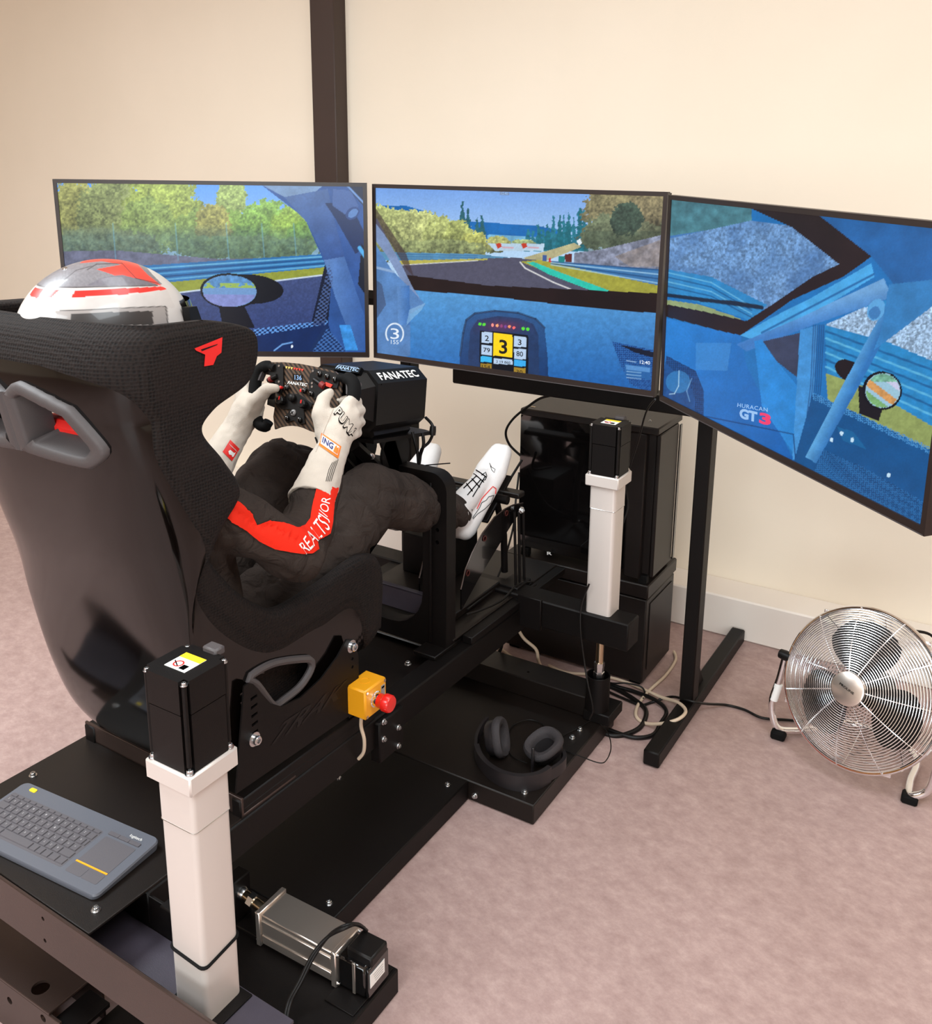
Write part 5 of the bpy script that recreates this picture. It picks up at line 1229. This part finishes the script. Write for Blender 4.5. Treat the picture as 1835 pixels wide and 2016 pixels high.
patch_px(bg_, [qi], 'sponsor_patch', M['orangeprint'], gr_, .0016, 2.5, ni)
patch_px(bg_, [sq_(qi, .07, .93, .17, .85)], 'patch_field', M['whiteprint'], gr_, .0030, 2.0, ni)
text_px(bg_, 'ING', sq_(qi, .12, .66, .28, .76), 'patch_lettering', M['blueprint'], gr_, .02, .0046, nc=ni)
patch_px(bg_, [[tuple(quad_uv([(*p, 0) for p in qi], s_, t_)[:2]) for s_, t_ in ((.70, .2), (.92, .2), (.93, .5), (.90, .78), (.84, .62), (.80, .8), (.74, .66))]], 'patch_emblem', M['orangeprint'], gr_, .0044, 2.0, ni)
qp = [(669, 801), (707, 852), (695, 873), (656, 816)]
text_px(bg_, 'PUMA', qp, 'glove_lettering', M['blackprint'], gr_, .05, .0022, 1.06, nc=ni); text_px(bg_, 'PUMA', sq_(qp, .02, .98, .10, .90), 'lettering_fill', M['glove'], gr_, .008, .0038, 1.10, nc=ni)
for k in range(4):
    outline(bg_, [(653-3.6*k+12, 905+2*k), (652-3.6*k+6, 925), (647-3.2*k+4, 948)], .0006, 'cuff_stripe', M['blackprint'], gr_)
outline(bg_, [(657, 802), (645, 830), (630, 870), (622, 890)], .0010, 'glove_seam', M['glove'], gr_, off=.0008)
patch_px(bgl, [[(453, 866), (471, 884), (456, 908), (438, 890)]], 'red_label', M['redprint'], gl_, .0014, 5)
patch_px(bgl, [[(449, 889), (453, 886), (460, 892), (463, 890), (459, 899), (456, 900), (455, 896), (450, 895)]], 'label_emblem', M['whiteprint'], gl_, .0022, 3)
for k in range(2): outline(bgl, [(451+2*k, 874+3*k), (464+2*k, 887+3*k)], .0004, 'label_line', M['whiteprint'], gl_, off=.0018)
# ================================================================== pedals
M['bush'] = mat('dull_red_bush', (70, 22, 18), .4)
ped = thing('pedal_set', (-1.45, 2.3, .406), 'black sim racing pedal set on the chassis under the shoes', 'pedals')
pp = [(906, 1160), (915, 1120), (928, 1088), (948, 1050), (972, 1018), (992, 1002), (1008, 994), (1028, 990), (1024, 1004), (1006, 1030), (975, 1080), (940, 1138), (918, 1178), (906, 1200)]
P3 = [onx(u, v, -1.262) for u, v in pp]
for dx in (0, -.14, -.38):
    o = MB().prism([p+np.array([dx, 0, 0]) for p in P3], (.005, 0, 0)).build('side_plate', M['glossplastic'], ped)
    ev = MB().tube([p+np.array([dx+.0025, 0, 0]) for p in P3[:8]], .0022, 6); ev.build('plate_edge', M['bronze'], o)
    for u, v in ((997, 1010), (954, 1060), (921, 1128)):
        c_ = onx(u, v, -1.256)+np.array([dx, 0, 0]); MB().lathe([(0, 0), (.009, 0), (.009, .002), (.006, .002), (.006, .0), (0, .0)], c_, (1, 0, 0), 16).build('plate_bush', M['bush'], o)
top = onx(1012, 990, -1.262); low = onx(912, 1180, -1.262); dv = _norm(top-low); nv_ = np.array([0, dv[2], -dv[1]])
for x in (-1.335, -1.62):
    MB().box((x-.035, -.09, -.006), (x+.035, .09, .006), .003, np.array([[1, 0, 0], [0, dv[1], nv_[1]], [0, dv[2], nv_[2]]]), (0, 2.33+(x < -1.5)*.05, .70-(x < -1.5)*.05)).build('pedal_face', M['paint'], ped)
    MB().tube([(x, 2.36, .70-(x < -1.5)*.05), (x, 2.42, .55), (x, 2.43, .42)], .011, 10).build('pedal_arm', M['paint'], ped)
MB().tube([onx(1000, 985, -1.27), onx(1000, 985, -1.27)+np.array([-.36, 0, 0])], .014, 10).build('cross_tube', M['paint'], ped)
MB().box((-1.64, 2.345, .705), (-1.245, 2.385, .722), .003).build('top_bar', M['plate'], ped)
bolt(onx(1026, 1004, -1.245), (1, -.4, 0), ped, 1.1)
for u in (1013, 1021, 1030):
    a = onx(u, 1008, -1.25); b = np.array([a[0], a[1]+.02, .412]); MB().tube([a, b], .0045, 8).build('spring_rod', M['paint'], ped)
MB().box((-1.30, 2.33, .408), (-1.235, 2.42, .425), .002).build('rod_foot', M['paint'], ped)
MB().box((-1.64, 2.08, .406), (-1.30, 2.34, .43), .003).build('heel_plate', M['plate'], ped)
MB().box((-1.60, 2.24, .43), (-1.43, 2.42, .56), .004, np.eye(3)).build('spring_box', M['paint'], ped)

# ================================================================== computer tower and cabinet
pc = thing('computer_tower', (-1.19, 2.78, .367), 'large black computer tower with smoked glass side standing on the cabinet', 'computer')
XA, XB = -1.422, -.938
MB().box((XA, 2.70, .395), (XB-.012, 2.90, .872), .004).build('case_body', M['pc'], pc)
MB().box((XA, 2.675, .872), (XB, 2.90, .896), .004).build('top_panel', M['pc'], pc)
MB().box((XA-.006, 2.690, .40), (-1.04, 2.698, .870), .002).build('glass_panel', M['pcglass'], pc)
MB().box((-1.03, 2.675, .385), (-.975, 2.71, .872), .004).build('front_pillar', M['pc'], pc)
MB().box((-.948, 2.69, .395), (-.935, 2.862, .872), .003).build('front_panel', M['pc'], pc)
MB().box((-.9345, 2.862, .40), (-.93, 2.88, .868), .001).build('panel_edge', M['glossplastic'], pc)
for x in (-1.40, -.97):
    for y in (2.70, 2.88): MB().box((x-.015, y-.012, .367), (x+.015, y+.012, .396), .002).build('case_foot', M['blackrubber'], pc)
bolt(onz(1280, 829, .896), (0, 0, 1), pc, .5); MB().box(onz(1050, 801, .896)-np.array([.008, .004, 0]), onz(1050, 801, .896)+np.array([.008, .004, .001]), .0002).build('case_badge', M['brass'], pc)
text_on('R', [ony(u, v, 2.673) for u, v in ((1077, 1086), (1087, 1087), (1087, 1093), (1077, 1092))], (0, -1, 0), 'case_emblem', M['whiteprint'], pc, .03)
cab = thing('equipment_cabinet', (-1.2, 2.82, 0), 'low black equipment cabinet on the floor under the computer tower', 'cabinet')
MB().box((-1.47, 2.69, .012), (-.95, 2.955, .312), .004).build('body', M['pc'], cab); MB().box((-1.475, 2.683, .318), (-.945, 2.96, .366), .004).build('lid', M['pc'], cab)
MB().box((-1.46, 2.70, .30), (-.96, 2.94, .325), .001).build('seam', M['blackrubber'], cab)
for x in (-1.44, -.98):
    for y in (2.72, 2.92): MB().box((x-.02, y-.02, .0), (x+.02, y+.02, .014), .003).build('foot', M['blackrubber'], cab)
MB().box((-.949, 2.72, .05), (-.947, 2.93, .29), .001).build('side_panel', M['pc'], cab)

# ================================================================== floor fan
hd = _norm((-.32, -.946, 0)); ltl = np.array([.946, -.32, 0]); tl_ = math.radians(20)
FA = hd*math.cos(tl_)+np.array([0, 0, math.sin(tl_)]); FU = np.cross(FA, ltl); FU = FU if FU[2] > 0 else -FU
FC = np.array([-.274, 2.575, .268]); RF = .222
fan = thing('floor_fan', (-.29, 2.63, 0), 'chrome floor fan with wire guard tilted up beside the wall', 'fan')
def fpnt(r, a, d): return FC+ltl*(r*math.cos(a))+FU*(r*math.sin(a))+FA*d
def dome(r): return .012+.070*(1-(r/RF)**2.6)
g = MB()
for k in range(27):
    r = .046+(RF-.052)*k/26; g.tube([fpnt(r, 2*math.pi*i/72, dome(r)) for i in range(72)], .00135, 5, closed=True)
g.build('front_guard', M['fanwire'], fan, 60)
for k in range(11):
    a = 2*math.pi*k/11+.12; MB().tube([fpnt(r, a, dome(r)-.002) for r in np.linspace(.04, RF, 12)], .0016, 5).build('guard_spoke', M['fanwire'], fan)
g = MB()
for k in range(17):
    r = .07+(RF-.074)*k/16; g.tube([fpnt(r, 2*math.pi*i/60, -.012-.075*(1-(r/RF)**3)) for i in range(60)], .0013, 4, closed=True)
g.build('rear_guard', M['fanwire'], fan, 60)
for k in range(8):
    a = 2*math.pi*k/8; MB().tube([fpnt(r, a, -.012-.075*(1-(r/RF)**3)) for r in np.linspace(.05, RF, 10)], .0015, 4).build('guard_spoke', M['fanwire'], fan)
MB().tube([fpnt(RF, 2*math.pi*i/90, .004) for i in range(90)], .0055, 8, closed=True).build('rim', M['chrome'], fan)
MB().tube([fpnt(RF, 2*math.pi*i/90, -.008) for i in range(90)], .0045, 8, closed=True).build('rim', M['chrome'], fan)
MB().lathe([(0, .072), (.046, .072), (.0475, .078), (.046, .088), (.042, .090), (0, .0905)], FC, FA, 40).build('badge_disc', M['alu2'], fan, 50)
text_on('PROLINE', [FC+FA*.0905+ltl*x+FU*y for x, y in ((-.022, .0095), (.022, -.002), (.021, -.0085), (-.023, .003))], FA, 'badge_lettering', M['blackprint'], fan, .02, .0006)
for k in range(3):
    a0 = math.radians(-20+120*k); mb = MB(); V = []; NA, NR2 = 14, 10
    for j in range(NR2+1):
        t = j/NR2; r = .035+.150*t; wdt = math.radians(22+46*math.sin(math.pi*min(1, .15+t*.75))**.8)*(1 if t < .85 else max(.45, 1-(t-.85)*3.2))
        for i in range(NA+1):
            s = i/NA-.5; a = a0+s*wdt*1.25; V.append(fpnt(r, a, s*.045*(1.2-t*.5)))
    F = [(j*(NA+1)+i, j*(NA+1)+i+1, (j+1)*(NA+1)+i+1, (j+1)*(NA+1)+i) for j in range(NR2) for i in range(NA)]
    n0 = len(V); V2 = V+[p-FA*.002 for p in V]; F2 = F+[tuple(n0+x for x in f[::-1]) for f in F]
    mb.add(V2, F2); mb.build('blade', M['plastic'], fan, 60, recalc=False)
MB().lathe([(0, -.01), (.036, -.01), (.038, .012), (.030, .020), (0, .022)], FC, FA, 24).build('blade_hub', M['plastic'], fan)
MB().lathe([(0, -.02), (.052, -.02), (.056, -.05), (.05, -.12), (.03, -.135), (0, -.136)], FC, FA, 24).build('motor', M['plastic'], fan)
pL = FC-ltl*.236; pR = FC+ltl*.236
F1 = np.array(onz(1536, 1442, .02)); F2 = np.array(onz(1792, 1566, .02))
path = [pL, pL*.7+F1*.3+np.array([-.012, 0, 0]), pL*.35+F1*.65+np.array([-.03, 0, 0]), F1+np.array([-.012, .0, .016]), F1+np.array([.03, .03, 0]), F1+np.array([.10, .09, 0]), np.array([-.33, 2.80, .02]), np.array([-.22, 2.79, .02]), np.array([-.125, 2.72, .02]), F2+np.array([-.008, .06, .004]), F2, F2+np.array([.04, -.0, .03]), pR*.35+F2*.65+np.array([.03, 0, .01]), pR*.7+F2*.3+np.array([.02, 0, 0]), pR]
MB().tube(smoothpath(path, 7), .0105, 12).build('stand_tube', M['chrome'], fan, 60)
for p in (F1+np.array([-.004, 0, 0]), F2): 
    MB().box(p+np.array([-.021, -.019, -.02]), p+np.array([.021, .019, .006]), .005).build('rubber_foot', M['blackrubber'], fan)
for p in (pL, pR): MB().lathe([(0, -.016), (.014, -.016), (.016, 0), (.014, .018), (0, .02)], p, ltl if p is pR else -ltl, 16).build('pivot_knob', M['plastic'], fan)
for (p, q, c) in ((pL*.62+F1*.38+np.array([-.014, 0, 0]), pL*.40+F1*.60+np.array([-.026, 0, 0]), 0), (pR*.46+F2*.54+np.array([.028, 0, .01]), pR*.60+F2*.40+np.array([.022, 0, 0]), 0)):
    o = MB().cyl(p, q, .0125, n=14).build('tube_sticker', M['whiteprint'], fan)
MB().tube(smoothpath([fpnt(RF, 1.15, -.008), fpnt(RF+.012, 1.05, -.05), fpnt(RF+.012, .85, -.05), fpnt(RF, .75, -.008)], 5), .004, 6).build('carry_handle', M['plastic'], fan)
for a in (.95, 2.3, 3.7, 5.3): 
    p = fpnt(RF+.004, a, -.002); MB().box(p-np.array([.01, .004, .006]), p+np.array([.01, .004, .006]), .001).build('rim_clip', M['chrome'], fan)

# ================================================================== keyboard
M['legend'] = mat('pale_key_print', (170, 166, 166), .6)
kb = thing('keyboard', (-1.474, .917, .387), 'grey wireless keyboard with touchpad and yellow accents on the deck', 'keyboard')
KA = math.radians(4.5); ke = np.array([math.cos(KA), math.sin(KA), 0]); kf = np.array([-math.sin(KA), math.cos(KA), 0]); KO = np.array([-1.481, .919, .387])
def kp(u, v, z=0): return KO+ke*u+kf*v+np.array([0, 0, z+(.006+v*.045 if z else 0)])
outl = rrect(0, 0, .190, .080, .014)
mb = MB(); n_ = len(outl); ring0 = [KO+ke*u*.985+kf*v*.985+np.array([0, 0, .001]) for u, v in outl]; ring1 = [kp(u, v, .006) for u, v in outl]; ring2 = [kp(u*.99, v*.98, .0095) for u, v in outl]
mb.add(ring0+ring1+ring2, [tuple(range(n_-1, -1, -1)), tuple(2*n_+i for i in range(n_))]+[(a*n_+i, a*n_+(i+1) % n_, (a+1)*n_+(i+1) % n_, (a+1)*n_+i) for a in (0, 1) for i in range(n_)]); mb.build('case', M['keyboard'], kb, 40)
MB().prism([kp(u, v, .0091) for u, v in rrect(-.053, -.006, .129, .051, .004)], (0, 0, .0006)).build('key_well', M['key'], kb)
def key(u0, u1, v0, v1, txt=None):
    g_ = .0009; mb = MB(); q = [(u0+g_, v0+g_), (u1-g_, v0+g_), (u1-g_, v1-g_), (u0+g_, v1-g_)]; b = .0012
    q2 = [(u0+g_+b, v0+g_+b), (u1-g_-b, v0+g_+b), (u1-g_-b, v1-g_-b), (u0+g_+b, v1-g_-b)]
    mb.add([kp(*p, .0094) for p in q]+[kp(*p, .0118) for p in q2], [(3, 2, 1, 0), (4, 5, 6, 7)]+[(i, (i+1) % 4, 4+(i+1) % 4, 4+i) for i in range(4)])
    o = mb.build('key', M['key'], kb, 0, recalc=False)
    if txt:
        w = .0030; cx, cy = (u0+u1)/2-.001, (v0+v1)/2+.001; hh = .0019
        text_on(txt, [kp(cx-w/2, cy+hh, .0119), kp(cx+w/2, cy+hh, .0119), kp(cx+w/2, cy-hh, .0119), kp(cx-w/2, cy-hh, .0119)], (0, 0, 1), 'key_legend', M['legend'], o, .0, .0003)
rows_ = [(.034, .043, 14, 0, None), (.0165, .034, 13.5, 0, '²&é"\'(-è_çà)='), (-.001, .0165, 13.5, .5, 'AZERTYUIOP^$'), (-.0185, -.001, 13.5, .75, 'QSDFGHJKLMù*'), (-.036, -.0185, 13.5, .25, '<WXCVBN,;:!')]
U0, U1 = -.180, .074; pitch = (U1-U0)/14.0
for ri, (v0, v1, n, shift, leg) in enumerate(rows_):
    if ri == 0:
        for k in range(14): key(U0+k*pitch, U0+(k+1)*pitch, v0, v1)
        continue
    x = U0; lead = pitch*(1+shift) if ri > 1 else 0
    if ri > 1: key(x, x+lead, v0, v1); x += lead
    for chh in leg: key(x, x+pitch, v0, v1, chh); x += pitch
    if U1-x > pitch*.4: key(x, U1, v0, v1, None)
x = U0
for w in (1.3, 1.0, 1.0, 1.0, 4.6, 1.0, .9, 1.0, 1.1, 1.1): key(x, min(U1, x+w*pitch), -.0535, -.036); x += w*pitch
tp = MB().prism([kp(u, v, .0092) for u, v in rrect(.1285, .004, .0395, .034, .003)], (0, 0, .0008)).build('touchpad', M['key'], kb)
MB().prism([kp(u, v, .0099) for u, v in ((.088, -.0335), (.168, -.0335), (.168, -.0300), (.088, -.0300))], (0, 0, .0008)).build('yellow_strip', M['yellow'], kb)
for a, b in ((.088, .1275), (.1285, .168)): MB().prism([kp(u, v, .0092) for u, v in rrect((a+b)/2, -.047, (b-a)/2, .0115, .003)], (0, 0, .0008)).build('touch_button', M['key'], kb)
for k in range(3): MB().prism([kp(u, v, .0093) for u, v in rrect(.101+.0268*k, .0475, .0130, .0042, .0015)], (0, 0, .0022)).build('media_key', M['key'], kb)
MB().prism([kp(u, v, .0093) for u, v in rrect(-.150, .066, .0085, .0045, .003)], (0, 0, .0018)).build('yellow_button', M['label_yellow'], kb)
text_on('logitech', [kp(.130, .064, .0098), kp(.160, .064, .0098), kp(.160, .0555, .0098), kp(.130, .0555, .0098)], (0, 0, 1), 'lettering', M['whiteprint'], kb, .0, .0004)

# ================================================================== headphones on the front plate
hp = thing('headphones', (-1.1, 2.06, .06), 'charcoal over-ear headphones lying on the front plate', 'headphones')
bp1 = [onz(938, 1478, .075), onz(945, 1497, .075), onz(962, 1517, .078), onz(990, 1533, .082), onz(1025, 1540, .085), onz(1060, 1535, .085), onz(1082, 1522, .085)]
bp1 = smoothpath(bp1, 6)
def strap(pts, h0, h1, th, name, mt, par):
    mb = MB(); V = []; n = len(pts)
    for i, p in enumerate(pts):
        a = pts[max(0, i-1)]; b = pts[min(n-1, i+1)]; t = _norm((b-a)*np.array([1, 1, 0])); nn_ = np.array([-t[1], t[0], 0])
        z0, z1 = .0605+h0, p[2]+h1
        for s, z in ((-1, z0), (1, z0), (1.0, z1), (-1.0, z1)): V.append(np.array([p[0], p[1], 0])+nn_*th*s+np.array([0, 0, z]))
    F = [(0, 1, 2, 3), tuple((n-1)*4+k for k in (3, 2, 1, 0))]+[(i*4+k, i*4+(k+1) % 4, (i+1)*4+(k+1) % 4, (i+1)*4+k) for i in range(n-1) for k in range(4)]
    mb.add(V, F); return mb.build(name, mt, par, 50)
strap(bp1, .0, .022, .007, 'headband', M['headphone'], hp)
strap(smoothpath([onz(937, 1480, .08), onz(938, 1455, .08), onz(948, 1432, .08), onz(960, 1418, .085)], 5), .002, .012, .004, 'yoke', M['headphone'], hp)
strap(smoothpath([onz(1082, 1522, .085), onz(1103, 1508, .085), onz(1112, 1495, .085), onz(1108, 1482, .085)], 5), .002, .012, .005, 'yoke', M['headphone'], hp)
def earcup(c, axis, up):
    axis = _norm(axis); up = _norm(np.array(up)-axis*np.dot(up, axis)); sd = np.cross(up, axis); c = np.array(c)
    o = MB()
    def ov(r1, r2, d): return [c+sd*(r1*np.sign(math.cos(t*.2618))*abs(math.cos(t*.2618))**.8)+up*(r2*np.sign(math.sin(t*.2618))*abs(math.sin(t*.2618))**.8)+axis*d for t in range(24)]
    def loft(rs, nm, mt):
        mb = MB(); R = [ov(*r) for r in rs]; mb.add([p for r in R for p in r], [(a*24+k, a*24+(k+1) % 24, (a+1)*24+(k+1) % 24, (a+1)*24+k) for a in range(len(R)-1) for k in range(24)]+[tuple(range(23, -1, -1)), tuple((len(R)-1)*24+k for k in range(24))]); return mb.build(nm, mt, hp, 50)
    loft([(.034, .040, -.026), (.042, .047, -.020), (.044, .050, 0.0)], 'ear_cup', M['headphone'])
    loft([(.045, .051, 0.0), (.050, .056, .006), (.050, .056, .016), (.044, .050, .024), (.034, .039, .023), (.027, .031, .014), (.025, .028, -.012)], 'ear_pad', M['foam'])
earcup(onz(1072, 1470, .105), (-.15, -.35, .9), (.4, .8, .3)); earcup(onz(978, 1452, .105), (.9, .25, .25), (.1, .4, 1))
MB().box(onz(1044, 1520, .065), onz(1044, 1520, .065)+np.array([.008, .008, .075]), .002).build('mic_stub', M['headphone'], hp)
MB().tube(smoothpath([onz(1038, 1502, .0635), onz(1010, 1490, .0635), onz(998, 1465, .0635), onz(1008, 1430, .0635), onz(1040, 1417, .0635), onz(1068, 1425, .0635), onz(1076, 1440, .0635)], 6), .0018, 6).build('lead', M['cable'], hp)
MB().tube(smoothpath([onz(1108, 1448, .0635), onz(1140, 1432, .0635), onz(1170, 1418, .0635), onz(1195, 1440, .0635), onz(1203, 1470, .064), onz(1195, 1495, .064), onz(1180, 1502, .0635), onz(1140, 1488, .0635), onz(1112, 1478, .0635)], 6), .0016, 6).build('lead', M['cable'], hp)

# ================================================================== cables
def cable(pts, r, m_, label, group=None, name='cable'):
    return tag(MB().tube(smoothpath(pts, 7), r, 8).build(name, M[m_], None, 60, loc=np.array(pts[0])), label, 'cable', group)
cable([onz(1581, 1420, .006), onz(1545, 1417, .006), onz(1500, 1413, .006), onz(1465, 1397, .006), onz(1430, 1388, .006), onz(1395, 1386, .030), onz(1372, 1383, .057), onz(1345, 1376, .057), onz(1320, 1372, .03), onz(1285, 1382, .008), onz(1262, 1388, .006), onz(1235, 1378, .006), onz(1205, 1365, .006), onz(1175, 1350, .006)], .0042, 'cable', 'black power cable running from the fan over the stand foot')
cable([onz(1327, 1283, .006), onz(1330, 1300, .006), onz(1310, 1330, .006), onz(1280, 1358, .006), onz(1258, 1385, .006), onz(1252, 1408, .006), onz(1268, 1423, .006), onz(1300, 1425, .030), onz(1335, 1416, .056), onz(1350, 1400, .056), onz(1335, 1383, .05), onz(1300, 1372, .02), onz(1255, 1352, .006), onz(1210, 1336, .006), onz(1160, 1328, .006), onz(1115, 1324, .006), onz(1080, 1310, .006)], .0055, 'cable_cream', 'cream cable looped over the foot of the monitor stand')
cable([onz(1180, 1346, .006), onz(1212, 1356, .006), onz(1250, 1378, .006), onz(1272, 1400, .006), onz(1262, 1430, .006), onz(1235, 1445, .006), onz(1208, 1448, .006), onz(1180, 1440, .006)], .0075, 'cable', 'thick black cable curving across the floor beside the front plate', 'thick black cables beside the base')
cable([onz(1175, 1425, .008), onz(1208, 1440, .008), onz(1250, 1452, .008), onz(1285, 1447, .008), onz(1300, 1425, .008), onz(1312, 1400, .008), onz(1290, 1378, .014), onz(1250, 1362, .008), onz(1215, 1352, .008), onz(1180, 1340, .008)], .0065, 'cable', 'thick black cable looping under the foot of the monitor stand', 'thick black cables beside the base')
cable([onz(1170, 1335, .01), onz(1205, 1345, .02), onz(1232, 1345, .03), onz(1262, 1352, .02), onz(1270, 1366, .008), onz(1265, 1376, .008)], .003, 'cable', 'thin black cable arching beside the cabinet corner')
def ycab(pts, r, m_, label, group=None): return cable([ony(u, v, y) for u, v, y in pts], r, m_, label, group)
ycab([(1012, 1222, 2.47), (1030, 1255, 2.48), (1055, 1278, 2.49), (1060, 1300, 2.50), (1068, 1318, 2.51)], .0055, 'cable_cream', 'cream cable hanging below the front crossbeam')
cable([onz(955, 1275, .01), onz(985, 1278, .01), onz(1005, 1292, .01), onz(1025, 1308, .01), onz(1052, 1318, .01)], .0055, 'cable_cream', 'cream cable on the floor behind the front box')
ycab([(995, 1245, 2.46), (990, 1262, 2.46), (985, 1280, 2.46), (975, 1293, 2.45)], .0055, 'cable', 'black cable dropping from the rail to the front box')
ycab([(1290, 786, 2.30), (1272, 812, 2.38), (1256, 870, 2.45), (1240, 920, 2.47), (1233, 960, 2.47), (1236, 1000, 2.47), (1222, 1045, 2.45), (1218, 1090, 2.42)], .0028, 'cable', 'thin black cable hanging from the monitor corner past the actuator')
ycab([(1196, 955, 2.30), (1160, 1150, 2.29), (1145, 1190, 2.29), (1143, 1240, 2.28), (1150, 1300, 2.28), (1158, 1350, 2.27), (1167, 1395, 2.27), (1160, 1416, 2.27)][1:], .0028, 'cable', 'thin black cable hanging in front of the crossbeam to the plate')
ycab([(1190, 777, 2.60), (1120, 776, 2.64), (1070, 782, 2.66), (1040, 800, 2.66), (1010, 825, 2.66), (996, 850, 2.66), (1003, 875, 2.67), (1025, 897, 2.68)], .0042, 'cable', 'black cable looping out beside the top of the computer tower')
ycab([(1028, 905, 2.64), (1000, 950, 2.60), (982, 978, 2.50)], .0045, 'cable', 'black cable stretched from the computer tower to the pedals')
ycab([(1022, 930, 2.66), (1016, 980, 2.62), (1010, 1040, 2.56), (990, 1110, 2.44), (970, 1160, 2.36), (960, 1200, 2.30), (958, 1238, 2.27)], .0035, 'cable', 'thin black cable falling from the pedals past the deck')
ycab([(1050, 1145, 2.42), (1020, 1150, 2.36), (990, 1180, 2.26), (950, 1200, 2.16), (918, 1210, 2.08)], .0035, 'cable', 'black cable lying along the rail beside the pedal deck', 'black cables along the rail')
ycab([(1055, 1150, 2.42), (1020, 1175, 2.32), (1012, 1200, 2.28), (985, 1212, 2.24), (955, 1225, 2.17), (930, 1245, 2.10)], .0035, 'cable', 'black cable sagging from the crossbeam to the rail', 'black cables along the rail')
ycab([(1045, 1140, 2.44), (1000, 1140, 2.40), (960, 1170, 2.26), (920, 1200, 2.12)], .003, 'cable', 'thin black cable crossing the pedal deck edge', 'black cables along the rail')
ycab([(838, 822, 2.0), (850, 835, 1.99), (853, 850, 1.99), (845, 870, 1.99), (830, 885, 1.98), (827, 905, 1.98), (826, 912, 1.98)], .0040, 'cable', 'black cable with a bead hanging behind the wheel motor')
MB().lathe([(0, -.012), (.008, -.012), (.009, 0), (.008, .012), (0, .012)], ony(852, 848, 1.99), (0, .1, 1), 12).build('ferrite_bead', M['plastic'], bpy.data.objects[[o.name for o in bpy.data.objects if o.get('label', '').startswith('black cable with a bead')][0]])
ycab([(812, 850, 1.97), (817, 870, 1.97), (822, 890, 1.975), (824, 912, 1.975)], .0045, 'cable', 'black cable under the wheel plate going down to the arch', 'cables under the wheel plate')
ycab([(832, 852, 1.97), (834, 875, 1.97), (828, 895, 1.975), (825, 914, 1.975)], .0045, 'cable', 'black cable under the wheel plate beside the beaded cable', 'cables under the wheel plate')
ycab([(838, 916, 1.96), (860, 914, 1.955), (886, 912, 1.95)], .0016, 'cable', 'thin cable tie end sticking out from the arch top')
for k, dx in enumerate((0, 5)):
    pts = [onz(722-dx, 1832-dx, .158), onz(705-dx, 1820, .20), onz(680, 1822+dx, .215), onz(650-dx, 1840+dx, .19), onz(620-dx, 1880, .16), onz(595-dx, 1930, .12), onz(572-dx, 1975, .09), onz(562-dx, 2030, .075)]
    cable(pts, .0036, 'cable', ('outer black motor cable arching over the silver cylinder', 'inner black motor cable arching over the silver cylinder')[k], 'motor cables of the lying cylinder')
